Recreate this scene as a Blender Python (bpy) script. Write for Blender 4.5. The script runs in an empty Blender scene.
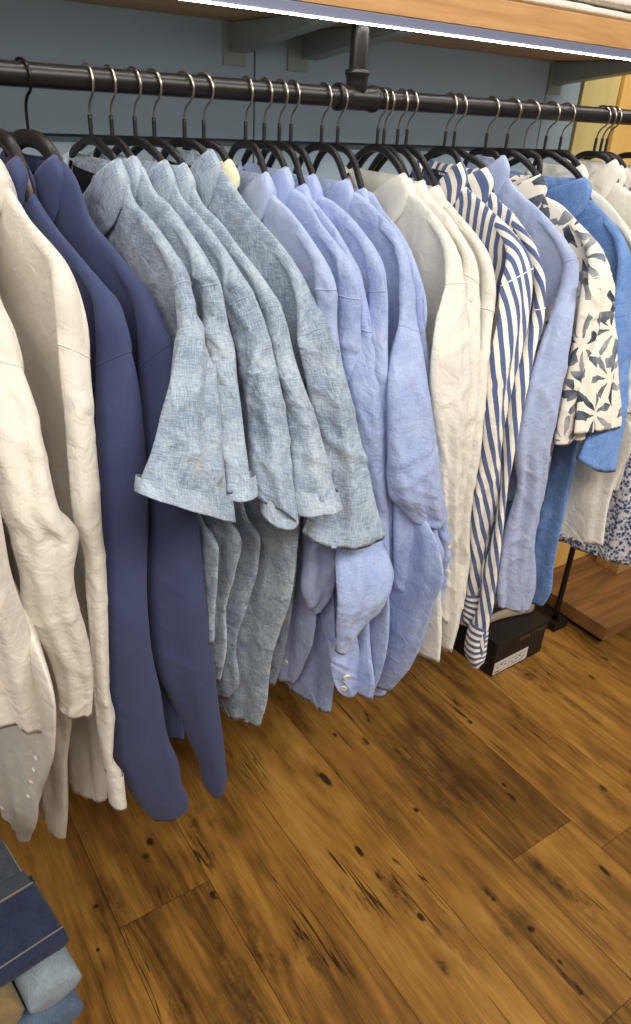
import bpy, bmesh, math, random
import numpy as np
from mathutils import Vector, Matrix

# ------------------------------------------------------------------ camera
FPX = 733.116
CAM_H = 1.45
CM = np.array([[0.830086969, -0.555294551, 0.051025335],
               [0.229935172, 0.424204911, 0.875888126],
               [0.508021102, 0.715330801, -0.479808717]])   # right, up, forward
CPOS = np.array([0.0, 0.0, CAM_H])
RAIL_Y = 1.01
RAIL_Z = CAM_H + 0.0192
WALL_Y = 1.31
SHELF_Z = CAM_H + 0.1217
COL = bpy.context.scene.collection

def ray(x, y):
    return CM.T @ np.array([x - 315.5, 512 - y, FPX])
def on_y(x, y, Y):
    v = ray(x, y); return CPOS + v * (Y / v[1])
def on_z(x, y, Z):
    v = ray(x, y); return CPOS + v * ((Z - CAM_H) / v[2])
def on_x(x, y, X):
    v = ray(x, y); return CPOS + v * (X / v[0])
def on_plane(x, y, p, n):
    v = ray(x, y); return CPOS + v * (np.dot(np.array(p) - CPOS, n) / np.dot(v, n))

cam_d = bpy.data.cameras.new('camera')
cam = bpy.data.objects.new('camera', cam_d); COL.objects.link(cam)
mw = Matrix.Identity(4)
for i in range(3):
    mw[i][0] = CM[0][i]; mw[i][1] = CM[1][i]; mw[i][2] = -CM[2][i]; mw[i][3] = CPOS[i]
cam.matrix_world = mw
cam_d.sensor_fit = 'VERTICAL'; cam_d.sensor_height = 36.0
cam_d.lens = FPX / 1024 * 36.0
cam_d.clip_start = 0.02
bpy.context.scene.camera = cam

# ------------------------------------------------------------------ object helpers
def link(name, mesh, mat=None, parent=None):
    o = bpy.data.objects.new(name, mesh); COL.objects.link(o)
    if mat is not None:
        for m in (mat if isinstance(mat, (list, tuple)) else [mat]): mesh.materials.append(m)
    if parent is not None:
        o.parent = parent
        o.matrix_parent_inverse = Matrix.Translation(-Vector(parent.location))
    return o
def empty(name, loc, label, cat, group=None):
    o = bpy.data.objects.new(name, None); COL.objects.link(o)
    o.location = Vector([float(a) for a in loc]); o.empty_display_size = 0.02
    o['label'] = label; o['category'] = cat
    if group: o['group'] = group
    return o
def tag(o, label, cat, group=None):
    o['label'] = label; o['category'] = cat
    if group: o['group'] = group
    return o
def struct(o):
    o['kind'] = 'structure'; return o

def grid_mesh(name, P, U=None, closed=True, smooth=True, mat_rows=None):
    """P: rows x cols x 3 point grid -> mesh with a UV map in metres."""
    rows, cols = P.shape[:2]
    me = bpy.data.meshes.new(name)
    verts = P.reshape(-1, 3)
    idx = np.arange(rows * cols).reshape(rows, cols)
    nx = cols if closed else cols - 1
    j0 = np.arange(nx); j1 = (j0 + 1) % cols
    a = idx[:-1][:, j0]; b = idx[:-1][:, j1]; c = idx[1:][:, j1]; d = idx[1:][:, j0]
    F = np.stack([a, b, c, d], -1).reshape(-1, 4)
    me.from_pydata(verts.tolist(), [], F.tolist())
    if U is not None:
        # U: rows x (cols+1 if closed else cols) x 2
        uv = me.uv_layers.new(name='UVMap')
        k0 = np.arange(nx); k1 = k0 + 1
        ua = U[:-1][:, k0]; ub = U[:-1][:, k1]; uc = U[1:][:, k1]; ud = U[1:][:, k0]
        UV = np.stack([ua, ub, uc, ud], 2).reshape(-1, 2)
        uv.data.foreach_set('uv', UV.astype(np.float32).ravel())
    if smooth:
        me.polygons.foreach_set('use_smooth', np.ones(len(me.polygons), bool))
    me.update()
    return me

def box_bm(bm, lo, hi, bevel=0.0, seg=2):
    r = bmesh.ops.create_cube(bm, size=1.0)
    vs = r['verts']
    for v in vs:
        v.co = Vector([(lo[i] + hi[i]) / 2 + v.co[i] * (hi[i] - lo[i]) for i in range(3)])
    if bevel > 0:
        es = list({e for v in vs for e in v.link_edges})
        bmesh.ops.bevel(bm, geom=es, offset=bevel, segments=seg, affect='EDGES', profile=0.6)
def bm_obj(name, bm, mat, parent=None, smooth=False, xf=None):
    me = bpy.data.meshes.new(name)
    if xf is not None: bmesh.ops.transform(bm, matrix=xf, verts=bm.verts)
    bmesh.ops.recalc_face_normals(bm, faces=bm.faces)
    bm.to_mesh(me); bm.free()
    if smooth: me.polygons.foreach_set('use_smooth', np.ones(len(me.polygons), bool))
    return link(name, me, mat, parent)
def box(name, lo, hi, mat, parent=None, bevel=0.0, xf=None):
    bm = bmesh.new(); box_bm(bm, lo, hi, bevel)
    return bm_obj(name, bm, mat, parent, xf=xf)

def frames(path):
    path = np.asarray(path, float)
    T = np.gradient(path, axis=0); T /= np.linalg.norm(T, axis=1)[:, None] + 1e-12
    ref = np.array([0, 0, 1.0]) if abs(T[0][2]) < .9 else np.array([1.0, 0, 0])
    N = []
    n = np.cross(T[0], ref); n /= np.linalg.norm(n)
    for t in T:
        n = n - t * np.dot(n, t); n /= np.linalg.norm(n) + 1e-12; N.append(n.copy())
    N = np.array(N); B = np.cross(T, N)
    return path, T, N, B
def tube(path, r, seg=10, flat=None, flat_dir=None, cap=True):
    """Round (or flattened) tube along a path -> point grid."""
    path, T, N, B = frames(path)
    if flat_dir is not None:
        N = np.array([np.array(flat_dir, float) - t * np.dot(flat_dir, t) for t in T])
        N /= np.linalg.norm(N, axis=1)[:, None]; B = np.cross(T, N)
    n = len(path); r = np.broadcast_to(np.asarray(r, float), (n,))
    r2 = r if flat is None else np.broadcast_to(np.asarray(flat, float), (n,))
    a = np.linspace(0, 2 * np.pi, seg, endpoint=False)
    P = path[:, None] + N[:, None] * (r[:, None] * np.cos(a))[..., None] + B[:, None] * (r2[:, None] * np.sin(a))[..., None]
    if cap:
        P = np.concatenate([np.repeat(path[:1], seg, 0)[None], P, np.repeat(path[-1:], seg, 0)[None]], 0)
    return P
def resample(pts, n, smooth=True):
    pts = np.asarray(pts, float)
    d = np.r_[0, np.cumsum(np.linalg.norm(np.diff(pts[:, :3] if pts.shape[1] >= 3 else pts, axis=0), axis=1) + 1e-9)]
    s = np.linspace(0, d[-1], n)
    return interp_at(d, pts, s, smooth)
def interp_at(d, pts, s, smooth=True):
    """monotone-ish cubic (Catmull-Rom with limited tangents)"""
    out = np.zeros((len(s), pts.shape[1]))
    if not smooth or len(pts) < 3:
        for k in range(pts.shape[1]): out[:, k] = np.interp(s, d, pts[:, k])
        return out
    h = np.diff(d)[:, None]; sl = np.diff(pts, axis=0) / h
    m = np.zeros_like(pts); m[0] = sl[0]; m[-1] = sl[-1]
    m[1:-1] = (sl[:-1] * h[1:] + sl[1:] * h[:-1]) / (h[1:] + h[:-1])
    i = np.clip(np.searchsorted(d, s, 'right') - 1, 0, len(d) - 2)
    t = ((s - d[i]) / (d[i + 1] - d[i]))[:, None]; hh = (d[i + 1] - d[i])[:, None]
    return ((2 * t**3 - 3 * t**2 + 1) * pts[i] + (t**3 - 2 * t**2 + t) * hh * m[i]
            + (-2 * t**3 + 3 * t**2) * pts[i + 1] + (t**3 - t**2) * hh * m[i + 1])

# ------------------------------------------------------------------ material helpers
def lin(c):
    f = lambda v: v / 12.92 if v <= 0.04045 else ((v + 0.055) / 1.055) ** 2.4
    return tuple(f(v / 255.0) for v in c) + (1.0,)
class NT:
    def __init__(s, name):
        s.m = bpy.data.materials.new(name); s.m.use_nodes = True
        s.t = s.m.node_tree; s.t.nodes.clear()
        s.out = s.n('ShaderNodeOutputMaterial'); s.b = s.n('ShaderNodeBsdfPrincipled')
        s.l(s.b.outputs[0], s.out.inputs[0])
    def n(s, typ, **kw):
        nd = s.t.nodes.new(typ)
        for k, v in kw.items():
            if k.startswith('i_'):
                key = k[2:]; key = int(key) if key.isdigit() else key
                nd.inputs[key].default_value = v
            else: setattr(nd, k, v)
        return nd
    def l(s, a, b): s.t.links.new(a, b)
    def math(s, op, a, b=None, c=None):
        nd = s.n('ShaderNodeMath', operation=op)
        for i, v in enumerate((a, b, c)):
            if v is None: continue
            if isinstance(v, (int, float)): nd.inputs[i].default_value = v
            else: s.l(v, nd.inputs[i])
        return nd.outputs[0]
    def mix(s, f, a, b, blend='MIX'):
        nd = s.n('ShaderNodeMix', data_type='RGBA', blend_type=blend)
        for sock, v in ((nd.inputs[0], f), (nd.inputs[6], a), (nd.inputs[7], b)):
            if isinstance(v, (int, float)): sock.default_value = v
            elif isinstance(v, tuple): sock.default_value = v
            else: s.l(v, sock)
        return nd.outputs[2]
    def ramp(s, f, stops, interp='LINEAR'):
        nd = s.n('ShaderNodeValToRGB'); nd.color_ramp.interpolation = interp
        e = nd.color_ramp.elements
        while len(e) < len(stops): e.new(0.5)
        for k, (p, c) in enumerate(stops):
            e[k].position = p; e[k].color = c if isinstance(c, tuple) else (c, c, c, 1)
        s.l(f, nd.inputs[0]); return nd.outputs[0]
    def uv(s, scale=(1, 1, 1), rot=0.0, loc=(0, 0, 0), src='UV'):
        tc = s.n('ShaderNodeTexCoord'); mp = s.n('ShaderNodeMapping')
        mp.inputs['Scale'].default_value = scale; mp.inputs['Rotation'].default_value = (0, 0, rot)
        mp.inputs['Location'].default_value = loc
        s.l(tc.outputs[src], mp.inputs[0]); return mp.outputs[0]
    def noise(s, vec, scale, detail=3, rough=0.5, dist=0.0):
        nd = s.n('ShaderNodeTexNoise'); nd.inputs['Scale'].default_value = scale
        nd.inputs['Detail'].default_value = detail; nd.inputs['Roughness'].default_value = rough
        nd.inputs['Distortion'].default_value = dist
        s.l(vec, nd.inputs['Vector']); return nd.outputs['Fac']
    def bump(s, h, strength, dist, prev=None):
        nd = s.n('ShaderNodeBump'); nd.inputs['Strength'].default_value = strength
        nd.inputs['Distance'].default_value = dist; s.l(h, nd.inputs['Height'])
        if prev is not None: s.l(prev, nd.inputs['Normal'])
        return nd.outputs[0]
    def set(s, **kw):
        for k, v in kw.items():
            key = k.replace('_', ' ')
            if hasattr(v, 'node'): s.l(v, s.b.inputs[key])
            else: s.b.inputs[key].default_value = v

def plain(name, col, rough=0.5, metal=0.0, spec=0.5, vary=0.0, vscale=20):
    m = NT(name)
    if vary:
        f = m.noise(m.uv(src='Object'), vscale, 4)
        c = m.mix(f, tuple(x * (1 - vary) for x in lin(col)[:3]) + (1,), tuple(min(1, x * (1 + vary)) for x in lin(col)[:3]) + (1,))
        m.set(Base_Color=c)
    else: m.set(Base_Color=lin(col))
    m.set(Roughness=rough, Metallic=metal, Specular_IOR_Level=spec)
    return m.m

def fabric_out(m, color, rough, bump, sheen=0.15, crumple=1.0, trans=0.0):
    v = m.uv()
    big = m.noise(v, 38, 4, 0.55, 0.6)
    b0 = m.bump(big, 0.55 * crumple, 0.012)
    rid = m.math('ABSOLUTE', m.math('SUBTRACT', m.noise(m.uv(scale=(1, .7, 1)), 17, 3, .5, .8), .5))
    b1 = m.bump(m.math('MINIMUM', rid, .06), 0.26 * crumple, 0.030, b0)
    wv = m.noise(m.uv(scale=(1, 0.25, 1)), 900, 2, 0.6)
    b2 = m.bump(wv, bump, 0.0012, b1)
    m.set(Base_Color=color, Roughness=rough, Normal=b2, Specular_IOR_Level=0.15)
    m.b.inputs['Sheen Weight'].default_value = sheen
    m.b.inputs['Sheen Roughness'].default_value = 0.5
    if trans > 0:
        tr = m.n('ShaderNodeBsdfTranslucent'); mx = m.n('ShaderNodeMixShader'); mx.inputs[0].default_value = trans
        if isinstance(color, tuple): tr.inputs[0].default_value = color
        else: m.l(color, tr.inputs[0])
        m.l(b2, tr.inputs[1])
        m.l(m.b.outputs[0], mx.inputs[1]); m.l(tr.outputs[0], mx.inputs[2]); m.l(mx.outputs[0], m.out.inputs[0])
    return m.m
def linen(name, c1, c2, slub=0.5, rough=0.85, bump=0.3, crumple=1.0, trans=0.0, sheen=0.15):
    """two-tone yarn-dyed cloth: slubs run along and across the weave"""
    m = NT(name)
    w = m.noise(m.uv(scale=(1, 0.10, 1)), 640, 4, 0.75)
    h = m.noise(m.uv(scale=(0.10, 1, 1)), 640, 4, 0.75)
    g = m.noise(m.uv(), 22, 5, 0.6)
    f = m.math('ADD', m.math('MULTIPLY', w, .36), m.math('ADD', m.math('MULTIPLY', h, .36), m.math('MULTIPLY', g, .28)))
    f = m.ramp(f, [(0.5 - 0.11 / max(slub, .05) * .5, 0.0), (0.5 + 0.11 / max(slub, .05) * .5, 1.0)])
    return fabric_out(m, m.mix(f, lin(c1), lin(c2)), rough, bump, sheen, crumple, trans)

CH1 = linen('chambray_cloth', (120, 137, 160), (182, 195, 208), .8, bump=0.5)
CH2 = linen('chambray_cloth_faded', (128, 144, 165), (188, 200, 211), .8, bump=0.5)
LB = linen('light_blue_linen', (146, 164, 214), (188, 202, 236), .55, crumple=0.8, trans=.08)
LB2 = linen('pale_blue_cotton', (158, 174, 216), (190, 202, 232), .45, crumple=0.7, trans=.08)
WH = linen('white_linen', (228, 221, 209), (243, 237, 226), .4, crumple=0.7, trans=.12)
WC = linen('cream_linen', (230, 227, 216), (246, 243, 233), .4, crumple=0.7, trans=.12)
PALE = linen('pale_yellow_linen', (225, 220, 178), (240, 234, 200), .4)
NAVY = linen('navy_cotton', (60, 68, 103), (68, 77, 113), .35, rough=.62, bump=.12, crumple=0.25, sheen=.1)
BLU = linen('mid_blue_linen', (82, 120, 186), (126, 160, 210), .6, crumple=.8)
DBLU = linen('dark_blue_cotton', (52, 66, 104), (72, 90, 132), .6)
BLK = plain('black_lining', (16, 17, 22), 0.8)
GREYL = linen('grey_lining', (190, 186, 180), (205, 202, 196), .4)

def stripe_mat(name, period, rot, duty=.5):
    m = NT(name)
    sx = m.n('ShaderNodeSeparateXYZ'); m.l(m.uv(rot=rot), sx.inputs[0])
    wob = m.math('MULTIPLY', m.math('SUBTRACT', m.noise(m.uv(), 25, 2), .5), 0.0012)
    p = m.math('FRACT', m.math('DIVIDE', m.math('ADD', sx.outputs[0], wob), period))
    f = m.ramp(p, [(0.0, 0.0), (0.02, 1.0), (duty, 1.0), (duty + .02, 0.0)])
    n = m.noise(m.uv(scale=(.15, 1, 1)), 500, 3, .7)
    navy = m.mix(n, lin((66, 80, 124)), lin((106, 122, 164)))
    wh = m.mix(n, lin((236, 230, 216)), lin((248, 243, 232)))
    return fabric_out(m, m.mix(f, wh, navy), .85, .3, crumple=.5)
STR = stripe_mat('striped_linen', 0.0175, 0.0)
STRS = stripe_mat('striped_linen_sleeve', 0.0160, math.radians(17))
STRH = stripe_mat('striped_linen_cuff', 0.015, math.radians(90))

def flower_mat(name):
    m = NT(name)
    v = m.uv(scale=(1 / .098, 1 / .098, 1))
    wp = m.n('ShaderNodeVectorMath', operation='ADD')
    nz = m.n('ShaderNodeTexNoise'); nz.inputs['Scale'].default_value = 2.2; m.l(v, nz.inputs['Vector'])
    sc = m.n('ShaderNodeVectorMath', operation='SCALE'); sc.inputs['Scale'].default_value = .22
    m.l(nz.outputs['Color'], sc.inputs[0]); m.l(v, wp.inputs[0]); m.l(sc.outputs[0], wp.inputs[1])
    def layer(seed, npet, r0, r1, phase):
        of = m.n('ShaderNodeVectorMath', operation='ADD'); of.inputs[1].default_value = (seed, seed * 1.7, 0)
        m.l(wp.outputs[0], of.inputs[0])
        vo = m.n('ShaderNodeTexVoronoi', voronoi_dimensions='2D'); vo.inputs['Scale'].default_value = 1.0
        vo.inputs['Randomness'].default_value = .55
        m.l(of.outputs[0], vo.inputs['Vector'])
        d = m.n('ShaderNodeVectorMath', operation='SUBTRACT'); m.l(of.outputs[0], d.inputs[0]); m.l(vo.outputs['Position'], d.inputs[1])
        s = m.n('ShaderNodeSeparateXYZ'); m.l(d.outputs[0], s.inputs[0])
        ang = m.math('ARCTAN2', s.outputs[1], s.outputs[0])
        r = m.math('SQRT', m.math('ADD', m.math('MULTIPLY', s.outputs[0], s.outputs[0]), m.math('MULTIPLY', s.outputs[1], s.outputs[1])))
        pet = m.math('COSINE', m.math('ADD', m.math('MULTIPLY', ang, float(npet)), phase))
        thr = m.math('ADD', 0.25, m.math('MULTIPLY', m.math('ABSOLUTE', m.math('SUBTRACT', r, (r0 + r1) / 2)), 2.6))
        a = m.math('GREATER_THAN', pet, thr)
        b = m.math('MULTIPLY', m.math('GREATER_THAN', r, r0), m.math('LESS_THAN', r, r1))
        return m.math('MULTIPLY', a, b)
    f1 = layer(0.0, 7, .10, .50, 0.4); f2 = layer(3.37, 5, .16, .40, 1.1)
    f = m.math('MAXIMUM', f1, f2)
    tone = m.noise(v, 1.6, 3)
    ink = m.ramp(tone, [(.38, lin((50, 58, 74))), (.5, lin((112, 119, 130))), (.62, lin((164, 166, 168)))])
    return fabric_out(m, m.mix(f, lin((240, 232, 218)), ink), .8, .2, crumple=.4)
FLO = flower_mat('large_flower_print')
def ditsy(name):
    m = NT(name)
    v = m.uv()
    vo = m.n('ShaderNodeTexVoronoi'); vo.inputs['Scale'].default_value = 130; m.l(v, vo.inputs['Vector'])
    nz = m.noise(v, 160, 3, .7)
    f = m.math('ADD', m.math('MULTIPLY', vo.outputs['Distance'], .9), m.math('MULTIPLY', nz, .55))
    c = m.ramp(f, [(.50, lin((62, 74, 118))), (.66, lin((112, 126, 164))), (.80, lin((206, 208, 218))), (1, lin((232, 228, 226)))])
    return fabric_out(m, c, .8, .2)
DIT = ditsy('ditsy_print')

BLACKP = plain('black_velvet_plastic', (24, 22, 22), .42, spec=.5)
WOODH = plain('dark_brown_hanger_wood', (40, 33, 30), .35, vary=.3, vscale=40)
CHROME = plain('hook_wire', (168, 156, 142), .28, 1.0)
DWIRE = plain('dark_hook_wire', (52, 46, 42), .35, 1.0)
PIPE = plain('black_pipe', (42, 38, 37), .34, .5, vary=.12, vscale=60)
BUTTON = plain('pearl_button', (222, 218, 208), .25)
# ------------------------------------------------------------------ cloth
def wave_field(rng, X, V, lam, n, aniso=1.0):
    out = np.zeros_like(X)
    for _ in range(n):
        th = rng.uniform(0, 2 * np.pi); k = 2 * np.pi / (lam * rng.uniform(.6, 1.6))
        out += np.sin(k * (np.cos(th) * X + np.sin(th) * V / aniso) + rng.uniform(0, 6.28)) / math.sqrt(n)
    return out
def crease_field(rng, X, V, n, w, vmax, amp, width=.0055, steep=(.25, 1.25)):
    """soft ridge-and-valley creases, each on its own short slanting line"""
    out = np.zeros_like(X)
    for _ in range(n):
        x0 = rng.uniform(-w, w); v0 = rng.uniform(.06, 1.0) * vmax
        th = rng.choice([-1, 1]) * rng.uniform(*steep); L = rng.uniform(.02, .075)
        dx, dv = X - x0, V - v0
        a = dx * np.cos(th) + dv * np.sin(th); b = -dx * np.sin(th) + dv * np.cos(th)
        b = b + 1.5 * a * a * rng.uniform(-1, 1)
        s = width * rng.uniform(.6, 1.5)
        out += amp * rng.uniform(.4, 1.2) * np.exp(-(a / L) ** 2) * (1 - 1.3 * b / s) * np.exp(-(b / s) ** 2)
    return out

def cloth_loft(L, R, th, nrows, nseg, seed, facing=None, flute=.003, flam=.05, creases=10, camp=.0025,
               fbm=.0015, lip=True, neck=None, bulge=1.0, uvshift=(0, 0), grow=1.0, prof=.8, sag=0.0, tail=0.0):
    """closed cloth tube between a left and a right outline; th = half thickness per outline point"""
    rng = np.random.default_rng(seed)
    L = np.asarray(L, float); R = np.asarray(R, float)
    th = np.interp(np.linspace(0, 1, len(L)), np.linspace(0, 1, len(th)), th)
    pack = np.concatenate([(L + R) / 2, L, R, th[:, None]], 1)
    dd = np.r_[0, np.cumsum(np.maximum(np.linalg.norm(np.diff(L, axis=0), axis=1), np.linalg.norm(np.diff(R, axis=0), axis=1)) + 1e-6)]
    pk = interp_at(dd, pack, np.linspace(0, dd[-1], nrows))
    L, R, t = pk[:, 3:6], pk[:, 6:9], pk[:, 9]
    C = (L + R) / 2; A = (R - L) / 2
    hw = np.linalg.norm(A, axis=1); Ah = A / (hw[:, None] + 1e-9)
    T = np.gradient(C, axis=0); T /= np.linalg.norm(T, axis=1)[:, None] + 1e-9
    if facing is None:
        N = np.cross(Ah, T); N /= np.linalg.norm(N, axis=1)[:, None] + 1e-9
        sg = np.sign(np.sum(N * (CPOS - C), axis=1)); N *= sg[:, None]
        # smooth the facing along the tube
        for _ in range(6):
            N[1:-1] = (N[:-2] + N[1:-1] * 2 + N[2:]) / 4
        N -= Ah * np.sum(N * Ah, 1)[:, None]; N /= np.linalg.norm(N, axis=1)[:, None] + 1e-9
    else:
        N = np.repeat(np.asarray(facing, float)[None], nrows, 0)
    phi = np.linspace(0, 2 * np.pi, nseg, endpoint=False)
    # denser around the edges
    c = np.cos(phi); s = np.sin(phi)
    c = np.sign(c) * np.abs(c) ** .85; s2 = np.sign(s) * np.abs(s) ** prof
    v = np.r_[0, np.cumsum(np.linalg.norm(np.diff(C, axis=0), axis=1))]
    vmax = v[-1]
    side = np.where(s >= 0, 0.0, 37.0)
    X = hw[:, None] * c[None] + side[None]; V = np.repeat(v[:, None], nseg, 1)
    vn = V / vmax
    ph = rng.uniform(0, 6.28)
    d = flute * np.clip(vn * 1.5, .15, 1) * (np.sin(2 * np.pi * X / flam + ph + 1.3 * np.sin(V * 9 + ph))
                                             + .6 * np.sin(2 * np.pi * X / (flam * .53) + 2 * ph + 1.1 * np.sin(V * 6)) + .35 * (1 - 2 * np.abs(np.sin(np.pi * X / (flam * .8) + ph + .8 * np.sin(V * 7 + 1)))))
    d += fbm * wave_field(rng, X, V, .075, 5, 1.8) + fbm * .35 * wave_field(rng, X, V, .03, 6, 1.6)
    if creases:
        d += crease_field(rng, np.where(s[None] >= 0, X, 99), V, creases, hw.mean(), vmax, camp)
    fade = np.clip(np.minimum(V, 1) / .03, 0, 1)
    d *= fade
    edge = np.abs(c)[None] ** 6
    dirn = N[:, None] * s[None, :, None] * (1 - edge[..., None] * .3) + Ah[:, None] * (np.sign(c) * np.abs(c) ** 4)[None, :, None]
    dirn /= np.linalg.norm(dirn, axis=2)[..., None] + 1e-9
    scale_t = np.minimum(1, (t / .012))[:, None]
    P = C[:, None] + A[:, None] * c[None, :, None] * grow + N[:, None] * ((t[:, None] * s2[None]) * bulge)[..., None] \
        + dirn * (d * (1 - .55 * edge) * np.clip(hw[:, None] / .02, .2, 1))[..., None]
    if neck is not None:
        dip, nv = neck
        ua = np.einsum('rcs,s->rc', P - C[0], Ah[0])
        w = np.clip(1 - V / nv, 0, 1) ** 1.0 * np.clip(s[None], 0, 1) ** .3 * np.clip((.095 - np.abs(ua + .032)) / .033, 0, 1)
        P[..., 2] -= dip * w
    if tail:
        P[..., 2] -= tail * np.clip((vn - .55) / .45, 0, 1) ** 1.5 * (1 - np.abs(c[None]) ** 2.2)
    if sag:
        P[..., 2] -= sag * np.clip((vn - .6) / .4, 0, 1) ** 2 * np.clip(s[None], 0, 1) * (1 - .5 * np.abs(c[None]) ** 3)
    # uv in metres, seam at the back
    cc = np.r_[c, c[0]]; ss = np.r_[s, -1e-6]
    per = np.zeros((nrows, nseg + 1)); seglen = np.linalg.norm(np.diff(np.concatenate([P, P[:, :1]], 1), axis=1), axis=2)
    per[:, 1:] = np.cumsum(seglen, 1)
    q = nseg // 4
    per -= per[:, q:q + 1]
    U = np.stack([per + uvshift[0], np.repeat(-v[:, None], nseg + 1, 1) + uvshift[1]], -1)
    if lip:
        e = P[-1]; cen = e.mean(0); up = -T[-1]
        k_ = min(.045, vmax * .7)
        r1 = cen + (e - cen) * .965 + up * .001; r2 = cen + (e - cen) * .84 + up * k_ * .4; r3 = cen + (e - cen) * .5 + up * k_
        P = np.concatenate([P, r1[None], r2[None], r3[None]], 0)
        U = np.concatenate([U, U[-1:] + [0, .002], U[-1:] + [0, .03], U[-1:] + [0, .07]], 0)
    return P, U

def hook_frame(stem):
    x = on_y(stem, 143 + .02 * max(0, stem - 200), RAIL_Y)[0]
    return np.array([x, RAIL_Y, 0.0])

G_LONG = [.235, .262, .272, .265, .25, .24]
G_SHORT = [.235, .262, .285]

def sleeve_pts(rows, g, kL):
    rows = np.asarray(rows, float); n = len(rows)
    mid = (rows[:, :2] + rows[:, 2:4]) / 2
    s = np.r_[0, np.cumsum(np.linalg.norm(np.diff(mid, axis=0), axis=1))]; s /= s[-1]
    gg = np.interp(s, np.linspace(0, 1, len(g)), g)
    kk = np.interp(s, np.linspace(0, 1, len(kL)), kL)
    R = np.array([on_y(r[2], r[3], RAIL_Y - a) for r, a in zip(rows, gg)])
    L = np.array([on_y(r[0], r[1], RAIL_Y - a + k) for r, a, k in zip(rows, gg, kk)])
    return L, R

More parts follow.
